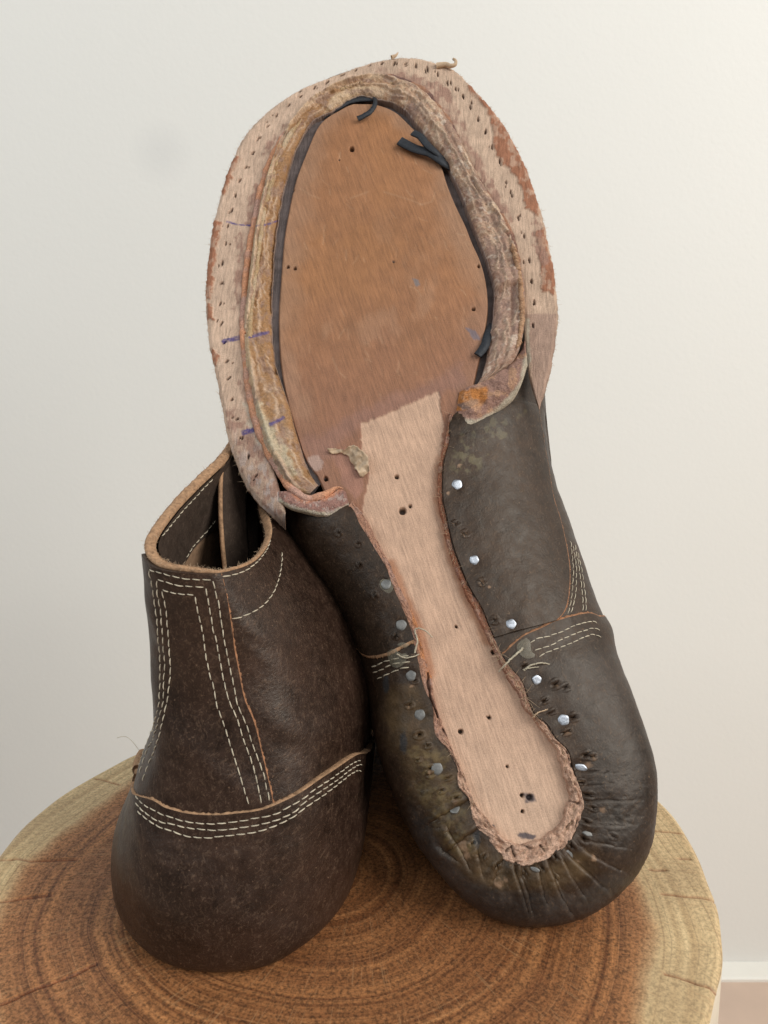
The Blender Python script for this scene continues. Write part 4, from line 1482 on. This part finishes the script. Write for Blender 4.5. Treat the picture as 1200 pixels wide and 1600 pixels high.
C = mixc(C, (.50, .46, .36), pmask(pxW, [(818, 495), (828, 497), (830, 560), (824, 590), (818, 540)], 2, 5, 201) * .7)
SH = [(597, 99), (577, 102), (556, 109), (536, 117), (511, 129), (491, 137), (470, 150), (451, 164), (432, 180), (419, 197), (403, 217), (395, 239), (384, 262), (375, 282), (368, 305), (362, 329), (356, 354), (353, 380), (347, 411), (346, 442), (344, 475), (346, 506), (351, 535),
      (354, 565), (357, 592), (362, 624), (370, 655), (378, 685), (388, 713), (399, 742), (616, 99), (634, 99), (650, 102), (668, 107), (684, 116), (699, 129), (712, 139), (724, 151), (735, 167), (747, 186), (759, 205), (769, 230), (781, 252), (791, 285), (800, 306),
      (810, 340), (819, 369), (827, 407), (831, 440), (835, 472), (834, 507), (515, 118), (548, 122)]
for i, (x, y) in enumerate(SH):
    g = np.random.default_rng(300 + i)
    an = g.uniform(-.5, .5) + (.9 if x < 480 else .0 if x > 640 else .7)
    for kx_, ky_, r in ((0, 0, g.uniform(1.9, 2.7)), (g.normal(0, 4.2), g.normal(0, 3.4), g.uniform(1.0, 1.9))):
        dx, dy = X_ - x - kx_, Y_ - y - ky_
        e1 = dx * math.cos(an) - dy * math.sin(an)
        e2 = dx * math.sin(an) + dy * math.cos(an)
        long_, short_ = (e2, e1) if x > 640 else (e1, e2)
        if x > 640:
            long_, short_ = dy * .95 + dx * .2, dx - dy * .15
        d = np.sqrt((long_ / 2.0) ** 2 + (short_ * 1.25) ** 2) + 2.0 * (fbm(X_ * .6, Y_ * .6, 203) - .5)
        m = 1 - sst(r * .4, r * 1.05, d)
        hw -= .12 * m
        C = mixc(C, (.085, .050, .038), m * g.uniform(.6, .95))
C = mixc(C, (.055, .045, .20), inkmask(pxW) * .85)
WB[..., 2] = hw
# outer wall and underside give the welt its thickness
e1, e2, e3 = WB[:, -1:].copy(), WB[:, -1:].copy(), WB[:, 3:4].copy()
e1[..., :2] += (dw * .02)[:, None, :2]
thk = (.05 + .37 * sst(0, 3.0, tw) * (1 - sst(33.0, 37.0, tw)))[:, None]
e1[..., 2] -= .3 * thk
e2[..., 2] -= thk
e3[..., 2] -= thk
WF = np.concatenate([WB, e1, e2, e3], 1)
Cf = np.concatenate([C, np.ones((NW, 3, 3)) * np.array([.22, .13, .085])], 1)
uvw = np.concatenate([WF[..., :2]], -1)
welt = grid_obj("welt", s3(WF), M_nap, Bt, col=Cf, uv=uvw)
ePts = s3(WB[:, -1])
eN = np.stack([dw[:, 0], dw[:, 1], 0 * dw[:, 0]], -1) @ np.stack([EA, EB, EH])
strands("edge_fuzz", ePts[60:-20], eN[60:-20], 620, .085, M_fuzz, Bt, .0045, 11)
# torn curl of nap at the toe
cp = sole(np.array([(682, 103), (696, 101), (704, 103), (711, 101), (712, 95), (708, 92)], float), np.array([.15, .2, .25, .3, .3, .28]))
tube_obj("leather_curl", curve(s3(cp), 30), np.linspace(.11, .045, 30), M_fuzz, welt, 8)
cp = sole(np.array([(612, 90), (618, 87), (622, 82)], float), .15)
tube_obj("leather_curl", curve(s3(cp), 12), np.linspace(.09, .02, 12), M_fuzz, welt, 6)

# ---- seam lips between welt and rib


def lip(name, pts, h, r, cols, seed, mat=M_torn):
    p = sole(np.array(pts, float), h)
    c = curve(p, 420)
    L = np.arange(420) / 20.0
    c[:, 0] += .05 * (fbm(L * 1.3, L * 0, seed) - .5)
    c[:, 2] += .07 * (fbm(L * 1.7, L * 0 + 3, seed) - .5)
    rr = r * (.6 + .75 * fbm(L * 2.0, L * 0, seed + 1)) * np.minimum(1, np.minimum(np.arange(420), 419 - np.arange(420)) / 25 + .15)
    t = fbm(L * 1.2, L * 0, seed + 2)
    col = np.array(cols[0]) * (1 - sst(.35, .65, t))[:, None] + np.array(cols[1]) * sst(.35, .65, t)[:, None]
    return tube_obj(name, s3(c), rr, mat, Bt, 8, col)


lip("inseam_lip", [(462, 193), (446, 210), (434, 232), (420, 260), (410, 290), (403, 322), (396, 357), (388, 400), (383, 450), (382, 475), (380, 500), (381, 530), (386, 580), (392, 620), (400, 655), (412, 690), (428, 724), (446, 751), (462, 768), (480, 779), (505, 774), (526, 762), (536, 763)],
    .14, .13, [(.68, .33, .19), (.60, .36, .28)], 211)
lip("inseam_lip", [(590, 117), (620, 124), (645, 133), (668, 150), (688, 175), (706, 203), (722, 238), (738, 272), (758, 303), (778, 332), (795, 365), (805, 395), (812, 425)], .12, .13, [(.38, .20, .125), (.20, .115, .095)], 221)
lip("torn_lining", [(520, 146), (552, 134), (586, 127), (622, 134), (650, 147)], .20, .07, [(.52, .36, .21), (.40, .26, .16)], 231)
lip("torn_lining", [(471, 188), (452, 212), (436, 245), (425, 280), (416, 315), (409, 350), (404, 395), (398, 440), (393, 480), (391, 520), (393, 560), (397, 600)], .30, .085, [(.56, .42, .28), (.50, .34, .19)], 241)
lip("torn_lining", [(800, 380), (806, 405), (812, 432), (815, 465), (816, 495), (812, 525), (808, 545)], .30, .09, [(.50, .30, .18), (.42, .24, .14)], 251)


def pair_strip(name, pairs, h, n, m, colf, mat, thick=.14, bumps=.08, seed=0, parent=None):
    a = sole(np.array([p[0] for p in pairs], float), np.array([x[0] for x in h]) if isinstance(h, list) else h)
    b = sole(np.array([p[1] for p in pairs], float), np.array([x[1] for x in h]) if isinstance(h, list) else h)
    t = even_t((a + b) / 2, n)
    a, b = open_t(a, t), open_t(b, t)
    q = np.linspace(0, 1, m)
    G = a[:, None] + (b - a)[:, None] * q[None, :, None]
    U, Vv = G[..., 0], G[..., 1]
    tn = t / t[-1]
    dome = np.sin(np.pi * q)[None] ** .5 * np.minimum(1, np.minimum(tn, 1 - tn) * 12 + .1)[:, None]
    G[..., 2] += dome * thick + bumps * (fbm(U * 2.2, Vv * 2.2, seed, 4) - .5)
    px = project(s3(G))
    sk0, sk1 = G[:, :1].copy(), G[:, -1:].copy()
    sk0[..., 2] -= .16
    sk1[..., 2] -= .16
    G = np.concatenate([sk0, G, sk1], 1)
    px = project(s3(G))
    return grid_obj(name, s3(G), mat, parent or Bt, col=colf(px), uv=G[..., :2])


def col_flapL(px):
    n = fbm(px[..., 0] * .08, px[..., 1] * .08, 261)
    C = np.ones(px.shape[:-1] + (3,)) * np.array([.34, .185, .15])
    C = mixc(C, (.62, .27, .15), 1 - sst(2, 11, dline(px, [(460, 768), (480, 780), (505, 775), (530, 760)]) + 8 * (n - .5)))
    C = mixc(C, (.55, .48, .36), 1 - sst(1, 6, dline(px, [(437, 783), (455, 794), (475, 800), (500, 805), (515, 805), (535, 796), (545, 790)]) + 8 * (n - .5)))
    return mixc(C, (.52, .43, .38), sst(.55, .68, fbm(px[..., 0] * .2, px[..., 1] * .2, 263)) * .5)


pair_strip("lasting_flap", [((436, 768), (436, 784)), ((455, 768), (455, 795)), ((475, 781), (475, 801)), ((495, 781), (500, 806)), ((515, 772), (516, 806)), ((530, 764), (536, 796)), ((540, 768), (546, 790))], .10, 160, 26, col_flapL, M_torn, .14, .18, 265)


def col_flapR(px):
    n = fbm(px[..., 0] * .07, px[..., 1] * .07, 271)
    C = np.ones(px.shape[:-1] + (3,)) * np.array([.34, .20, .155])
    C = mixc(C, (.50, .20, .062), pmask(px, [(716, 612), (760, 604), (764, 622), (750, 634), (725, 640), (714, 640)], 3, 5, 273, .1))
    C = mixc(C, (.20, .16, .15), pmask(px, [(716, 632), (745, 624), (748, 632), (722, 642)], 2, 3, 275, .15) * .8)
    C = mixc(C, (.52, .30, .18), sst(.52, .66, n) * .7)
    C = mixc(C, (.52, .47, .36), (1 - sst(2, 9, dline(px, [(716, 660), (745, 663), (790, 634), (818, 598), (824, 560)]) + 9 * (n - .5))) * .8)
    return C


pair_strip("lasting_flap", [((718, 612), (712, 645)), ((735, 605), (715, 662)), ((750, 598), (727, 670)), ((765, 590), (747, 662)), ((780, 582), (768, 649)), ((795, 572), (786, 636)), ((808, 556), (803, 622)), ((817, 543), (815, 600)), ((821, 528), (824, 572))],
           .10, 170, 60, col_flapR, M_torn, .20, .38, 277)

# ---- torn, skived edge of the lasted leather lying on the insole
TORN = [((545, 791), (551, 784)), ((562, 820), (571, 812)), ((582, 852), (591, 850)), ((602, 886), (611, 888)), ((620, 932), (631, 930)), ((637, 970), (651, 972)), ((648, 1005), (661, 1005)), ((655, 1040), (668, 1035)), ((663, 1074), (675, 1062)), ((677, 1107), (682, 1105)),
        ((681, 1145), (696, 1138)), ((700, 1172), (712, 1180)), ((715, 1200), (726, 1210)), ((718, 1228), (735, 1235)), ((734, 1250), (743, 1258)), ((742, 1285), (762, 1281)), ((762, 1306), (781, 1303)), ((778, 1328), (795, 1314)), ((795, 1343), (808, 1318)), ((818, 1348), (826, 1316)),
        ((845, 1341), (845, 1310)), ((870, 1327), (860, 1302)), ((890, 1310), (872, 1290)), ((900, 1287), (881, 1272)), ((909, 1258), (887, 1250)), ((903, 1230), (885, 1228)), ((893, 1203), (878, 1202)), ((884, 1173), (867, 1172)), ((866, 1155), (856, 1155)), ((852, 1133), (842, 1136)), ((834, 1118), (830, 1120)),
        ((823, 1092), (814, 1097)), ((812, 1063), (798, 1068)), ((790, 1036), (783, 1042)), ((768, 992), (761, 997)), ((752, 953), (742, 957)), ((733, 921), (726, 925)), ((717, 885), (711, 888)), ((705, 850), (699, 852)), ((697, 812), (691, 815)), ((690, 775), (684, 776)), ((692, 725), (686, 724)), ((701, 690), (695, 688)), ((708, 650), (702, 645))]
a = sole(np.array([p[0] for p in TORN], float), .16)
b = sole(np.array([p[1] for p in TORN], float), .03)
NT, MT = 1300, 22
t5 = even_t((a + b) / 2, NT)
a, b = open_t(a, t5), open_t(b, t5)
arct = np.concatenate([[0], np.cumsum(np.linalg.norm(np.diff((a + b) / 2, axis=0), axis=1))])
q = np.linspace(-.25, 1, MT)
b[:, :2] += ((b - a) / np.linalg.norm(b - a, axis=1)[:, None])[:, :2] * ((fbm(arct * 3, arct * 0, 281, 4) - .5) * .16)[:, None]
G = a[:, None] + (b - a)[:, None] * q[None, :, None]
heel = (sst(9, 14, t5) * (1 - sst(27, 33, t5)))[:, None]
n = fbm(arct[:, None] * 6 + 0 * q, q[None] * 4 + 0 * arct[:, None], 283, 5)
G[..., 2] = (.18 - .02 * np.clip(q, 0, 1))[None] + (n - .5) * (.10 + .20 * heel) + .03 * heel + heel * .12 * (fbm(arct[:, None] * 1.3 + 0 * q, q[None] * .8 + 0 * arct[:, None], 289, 3) - .5)
G[:, 0:2, 2] = .05
G[:, -1, 2] = -.06
G[:, -2, 2] = .06 + .06 * heel[:, 0]
pxT = project(s3(G))
nn = fbm(pxT[..., 0] * .09, pxT[..., 1] * .09, 285)
C = np.ones(G.shape) * np.array([.40, .215, .145])
C = mixc(C, (.66, .43, .31), heel * np.ones(nn.shape) * .9)
C = mixc(C, (.33, .135, .075), (sst(32, 36, t5)[:, None] * np.ones(nn.shape)) * .8)
C = mixc(C, (.56, .22, .08), pmask(pxT, [(640, 940), (665, 960), (680, 1060), (668, 1060), (650, 985)], 4, 8, 287) * .7)
C = mixc(C, (.46, .30, .26), sst(.5, .65, nn) * .6 * (1 - heel))
C = mixc(C, (.36, .20, .13), sst(.56, .70, nn) * .6)
# cracks
for l in ([(800, 1325), (806, 1340)], [(812, 1318), (830, 1326)], [(905, 1255), (885, 1250)], [(790, 1330), (800, 1322)], [(668, 1052), (672, 1090), (684, 1120)], [(693, 1140), (705, 1160)], [(845, 1322), (852, 1330)], [(895, 1285), (886, 1292)]):
    m = np.exp(-(dline(pxT + (nn[..., None] - .5) * 6, l) / 1.5) ** 2)
    G[..., 2] -= .12 * m
    C = mixc(C, (.07, .04, .03), m * .7)
torn = grid_obj("torn_edge", s3(G), M_torn, Bt, col=C, uv=G[..., :2])
# its loose fibres, thickest round the heel
w_ = np.where((t5 > 10))[0]
strands("edge_fuzz", s3(G[w_, 12]), np.repeat(EH[None], len(w_), 0) + .0, 330, .16, M_fuzz, Bt, .0055, 12)
w_ = np.where((t5 > 30) & (t5 < 34))[0]
strands("edge_fuzz", s3(G[w_, 10]), np.repeat(EH[None], len(w_), 0), 60, .34, M_fuzz, Bt, .008, 13)

# ---- vamp layers and heel counter lying on the upper


def lerp_tab(tab, k):
    n = len(tab)
    return np.interp(k * (n - 1), range(n), tab)


# right vamp: from the lasted edge out to its orange cut edge
ve = curve(SB.find([(843, 668), (846, 690), (854, 740), (864, 787), (873, 820), (882, 855), (886, 882), (887, 905), (884, 937), (877, 958), (866, 971)]), 120)
ve = np.concatenate([np.stack([ve[0, 0] + np.linspace(60, 1, 20), np.full(20, ve[0, 1])], -1), ve])


def colV(P):
    C = colB(P)
    q = project(P)
    dus = sst(.53, .70, fbm(q[..., 0] * .10, q[..., 1] * .10, 88)) * pmask(q, [(720, 668), (790, 640), (820, 640), (790, 690), (770, 720), (730, 740), (705, 745)], 12, 18, 89)
    C = mixc(C, (.13, .115, .065), dus * .6)
    for x, y, r in [(718, 728, 5), (700, 770, 4), (692, 726, 4), (726, 835, 5), (711, 820, 4), (752, 911, 6), (765, 917, 3)]:
        d = np.hypot(q[..., 0] - x, q[..., 1] - y) + 6 * (fbm(q[..., 0] * .35, q[..., 1] * .35, 91) - .5) * (r / 5)
        C = mixc(C, (.30, .19, .12), .75 * (1 - sst(r * .45, r * .85, d)))
    for x, y, r in HOLES:
        if 690 < x < 790 and y < 1000:
            d = np.hypot(q[..., 0] - x, q[..., 1] - y)
            C = mixc(C, (.008, .006, .005), .95 * (1 - sst(r * .5, r, d)))
    return C


def fn_vampR(p, q):
    ue, ve_ = lerp_tab(ve[:, 0], p), lerp_tab(ve[:, 1], p)
    qq_ = q ** .9
    # at the lasted edge the layer follows the same s; its outer border is the cut edge
    return ue, 0.5 + (ve_ - 0.5) * qq_


vampR, vdat = overlay("vamp", SB2, fn_vampR, 380, 200, .10, M_leather_b, M_cut_dark, Bt, .08, col=colV, sides="2", thin=lambda p, q: sst(.02, .16, p) - .35 * (1 - sst(0, .10, p)))
# left vamp: ends in a pale curved cut edge above the counter
le = curve(SB.find([(643, 1001), (628, 1008), (610, 1018), (594, 1023), (577, 1024), (566, 1019), (560, 1012)]), 60)
le[:, 1] -= le[0, 1] * np.linspace(1, 0, 60)
le = np.concatenate([le, np.stack([le[-1, 0] - np.linspace(1, 26, 14), le[-1, 1] + np.linspace(1, 26, 14)], -1)])


def fn_vampL(p, q):
    # p 0: lasted edge .. 1 round the side; q 0: toe end .. 1: cut edge
    ue, v_ = lerp_tab(le[:, 0], p), lerp_tab(le[:, 1], p)
    v0 = .8 + (v_ - .8)
    u0 = 34.0 + 0 * p
    return u0 + (ue - u0) * q, v0


vampL, vl = overlay("vamp", SB2, fn_vampL, 130, 160, .07, M_leather_b, M_cut, Bt, .09, col=lambda P: colB(P), sides="2", thin=lambda p, q: sst(0, .25, q) - .35 * (1 - sst(0, .12, q)))
# heel counter: from the left seam round the heel to the right seam
cl_ = SB.find([(652, 1018), (625, 1028), (600, 1034), (580, 1040), (569, 1046)])
cr_ = SB.find([(787, 1022), (800, 1009), (820, 993), (845, 982), (866, 972), (905, 961), (922, 960), (934, 965)])
clv, crv = curve(cl_, 60), curve(cr_, 60)
VT = nfac + 26


def tab_ext(c, vmax, du):
    o = np.argsort(c[:, 1])
    return np.concatenate([[-1], c[o, 1], [vmax]]), np.concatenate([[c[o[0], 0]], c[o, 0], [c[o[-1], 0] + du]])


lv, lu = tab_ext(clv, VT, 0)
rv, ru = tab_ext(crv, VT, 0)
if lu.mean() > ru.mean():
    lu = lu - NUb


def fn_counterB(p, q):
    v = .5 + (VT - .5) * q
    a_, b_ = np.interp(v, lv, lu), np.interp(v, rv, ru)
    return a_ + (b_ - a_) * p, v


def col_counter(P):
    u = cdu
    return SB2.ev(u[0], u[1], cB)


p_, q_ = np.meshgrid(np.linspace(0, 1, 1000), np.linspace(0, 1, 120), indexing='ij')
cdu = fn_counterB(p_, q_)
counterB, cb = overlay("heel_counter", SB2, fn_counterB, 1000, 120, .055, M_leather_b, M_cut_dark, Bt, .05, col=col_counter, sides="1")
SCB = Surf(cb[4])
SCB.N = cb[5]
for r_ in ([(827, 1005), (842, 997), (870, 990), (900, 977), (925, 971), (934, 974)], [(835, 1017), (865, 1006), (895, 992), (925, 982), (938, 985)], [(842, 1027), (855, 1019), (887, 1007), (922, 992), (940, 996)]):
    stitch_row(SCB, r_, counterB, M_thread, .001, .24, .0135)
for r_ in ([(580, 1043), (590, 1039), (610, 1029), (640, 1024)], [(582, 1052), (595, 1047), (615, 1038), (642, 1033)], [(588, 1062), (600, 1056), (622, 1046), (640, 1042)]):
    stitch_row(SCB, r_, counterB, M_thread_dirty, .006, .29, .018)
for r_ in ([(891, 845), (894, 875), (895, 905), (892, 938), (887, 960)], [(895, 852), (899, 880), (900, 910), (897, 940), (892, 958)], [(898, 850), (905, 890), (910, 930), (911, 955)], [(902, 862), (910, 900), (915, 940), (916, 955)]):
    stitch_row(SB2, r_, upB, M_thread, .004, .27, .013)

# ---- nails
for i, (x, y, k) in enumerate(NAILS):
    s_ = SCB if (1010 < y and (y > 1040 or x > 830)) else SB2
    P0, N0 = SB2.at([(x, y)])[0], None
    uv_ = SB2.find([(x, y)])
    N0 = SB2.nrm(uv_[:, 0], uv_[:, 1])[0]
    lift = .075 if y > 1030 else (.125 if x > 690 else .085)
    g = np.random.default_rng(500 + i)
    t1 = np.cross(N0, [0.3, 0.2, 1.0])
    t1 /= np.linalg.norm(t1)
    t2 = np.cross(N0, t1)
    r = {0: .145, 1: .145, 2: .13, 3: .085}[k] * g.uniform(.92, 1.08)
    a = np.linspace(0, 2 * math.pi, 20, endpoint=False)
    facet = 1 + .05 * np.cos(a * 5 + g.uniform(0, 6)) + .03 * np.cos(a * 3)
    ex = 1.0 if k != 2 else 1.35
    if k == 3:
        ex = 1.5
    prof = [(1.0, -.10), (1.0, .0), (.985, .012), (.93, .018), (.5, .018), (.0, .02)]
    tilt = g.normal(0, .10, 2)
    rows = []
    for f, h in prof:
        rr = r * f * facet
        cx_, cy_ = np.cos(a) * rr * ex, np.sin(a) * rr / (ex if ex > 1 else 1)
        rows.append(P0 + N0 * (lift + h + (cx_ * tilt[0] + cy_ * tilt[1])[:, None] * 1.0 if False else lift + h) + cx_[:, None] * t1 + cy_[:, None] * t2 + N0 * ((cx_ * tilt[0] + cy_ * tilt[1])[:, None]))
    grid_obj("nail", np.stack(rows, 1), M_nail if k in (0, 2) else M_nail_shaded, Bt, cu=True)

# ---- dried glue, flake, tape scraps, loose thread


def blob(name, poly, h, thick, mat, parent, n=8, seed=0, surf=None, lift=.03):
    c = curve(np.array(poly, float), 60, True)
    cen = c.mean(0)
    rings = []
    for k, s in enumerate(np.linspace(1, 0, n)):
        px = cen + (c - cen) * s
        t = math.sqrt(max(0, 1 - s ** 2)) * thick
        if surf is None:
            rings.append(s3(sole(px, h + t)))
        else:
            uv = surf.find(px[::4])
            uv = np.stack([np.interp(np.arange(60), np.arange(0, 64, 4), np.append(uv[:, i], uv[0, i])) for i in (0, 1)], -1)
            rings.append(surf.ev(uv[:, 0], uv[:, 1]) + surf.nrm(uv[:, 0], uv[:, 1]) * (lift + t))
    return grid_obj(name, np.stack(rings, 1), mat, parent, cu=True)


blob("glue_spot", [(594, 908), (600, 904), (608, 906), (618, 900), (616, 918), (610, 928), (600, 924), (593, 916)], 0, .012, M_glue, Bt, 6, 1, SB2, .07)
blob("glue_spot", [(608, 1018), (620, 1014), (626, 1022), (638, 1022), (634, 1036), (622, 1044), (612, 1036)], 0, .012, M_glue, Bt, 6, 2, SB2, .09)
blob("glue_spot", [(806, 1010), (820, 998), (827, 1004), (828, 1018), (836, 1026), (822, 1030), (812, 1024)], 0, .012, M_glue, Bt, 6, 3, SB2, .10)
blob("glue_spot", [(622, 1008), (630, 1004), (640, 1008), (634, 1013)], 0, .012, M_glue, Bt, 6, 4, SB2, .10)

fl = np.array([[(511, 701), (513, 708)], [(524, 701), (526, 708)], [(537, 703), (540, 710)], [(547, 696), (550, 722)], [(558, 697), (556, 733)], [(568, 706), (560, 738)], [(575, 718), (563, 742)], [(577, 735), (567, 745)]], float)
a, b = sole(fl[:, 0], np.array([.12, .10, .16, .30, .34, .30, .22, .12])), sole(fl[:, 1], np.array([.05, .05, .06, .10, .14, .14, .10, .05]))
a, b = curve(a, 60), curve(b, 60)
q = np.linspace(0, 1, 14)
G = a[:, None] + (b - a)[:, None] * q[None, :, None]
G[..., 2] += .16 * (fbm(G[..., 0] * 6, G[..., 1] * 6, 301) - .5)
G[..., :2] += .10 * (fbm(G[..., 0] * 7, G[..., 1] * 7, 305)[..., None] - .5)
G2 = G.copy()
G2[..., 2] -= .03
grid_obj("glue_flake", s3(np.concatenate([G, G2[:, ::-1]], 1)), M_flake, Bt, cv=True)


def ribbon(name, line, hts, width, th, parent=Bt, tw=0.0):
    p = s3(sole(np.array(line, float), np.array(hts)))
    w = curve(np.array([[x] for x in width]) if np.ndim(width) else np.full((len(line), 1), width), 60, uniform=False)[:, 0]
    c = curve(p, 60, uniform=False)
    T = np.gradient(c, axis=0)
    T /= np.linalg.norm(T, axis=1, keepdims=True)
    sd = np.cross(T, EH)
    sd /= np.linalg.norm(sd, axis=1, keepdims=True)
    sd = sd * math.cos(tw) + EH * math.sin(tw)
    up_ = np.cross(sd, T)
    j = (fbm(np.arange(60) * .4, np.zeros(60), 311) - .5)[:, None] * .03
    a_ = c - sd * (w / 2)[:, None] + sd * j
    b_ = c + sd * (w / 2)[:, None] + sd * j
    m1 = c + up_ * th * .8
    G = np.stack([a_, a_ + up_ * th, m1 + up_ * th * .4, b_ + up_ * th, b_, c - up_ * th * .2], 1)
    n = len(G)
    P = G
    return mesh_obj(name, P.reshape(-1, 3), [gridF(60, 6, False, True), np.arange(6)[None, ::-1], (np.arange(6) + 59 * 6)[None]], M_black, parent)


ribbon("tape_scrap", [(708, 268), (692, 255), (672, 240), (650, 234), (624, 221)], [-.15, .12, .18, .16, .14], [.16, .26, .34, .34, .36], .05)
ribbon("tape_scrap", [(700, 258), (682, 240), (668, 228), (656, 214), (645, 208)], [-.10, .22, .28, .30, .26], [.12, .2, .25, .25, .26], .05)
ribbon("tape_scrap", [(584, 150), (586, 162), (580, 174), (570, 181), (559, 186)], [-.1, .10, .16, .16, .14], [.12, .15, .16, .16, .17], .05, tw=.3)
ribbon("tape_scrap", [(768, 508), (762, 525), (757, 542), (746, 556)], [-.2, -.02, .08, .12], [.2, .26, .28, .24], .06)
ribbon("tape_scrap", [(505, 183), (528, 168), (550, 158), (580, 155), (610, 160)], [-.16, -.10, -.08, -.10, -.16], [.2, .26, .22, .24, .2], .05)


def loose(name, pts, h, r, mat=M_thread_dirty):
    p = curve(s3(sole(np.array(pts, float), np.array(h))), 40)
    p = p + rng.normal(0, .006, p.shape)
    return tube_obj(name, p, np.linspace(r, r * .6, 40), mat, Bt, 5)


loose("loose_thread", [(648, 1020), (652, 1000), (648, 985), (656, 982), (668, 988), (675, 996)], [.25, .35, .30, .35, .35, .2], .028)
loose("loose_thread", [(620, 1022), (632, 1028), (645, 1026), (655, 1022)], [.22, .28, .3, .2], .024)
loose("loose_thread", [(818, 1012), (800, 1028), (788, 1040), (779, 1050)], [.25, .3, .3, .15], .035)
loose("loose_thread", [(815, 1050), (828, 1040), (845, 1036), (860, 1038)], [.15, .25, .25, .1], .03)
loose("loose_thread", [(812, 1048), (826, 1044), (842, 1042)], [.15, .25, .2], .022)
loose("loose_thread", [(832, 1122), (840, 1114), (856, 1108)], [.25, .35, .25], .022, M_fuzz)
loose("loose_thread", [(775, 1021), (778, 1027), (777, 1033)], [.1, .15, .05], .015, M_fuzz)
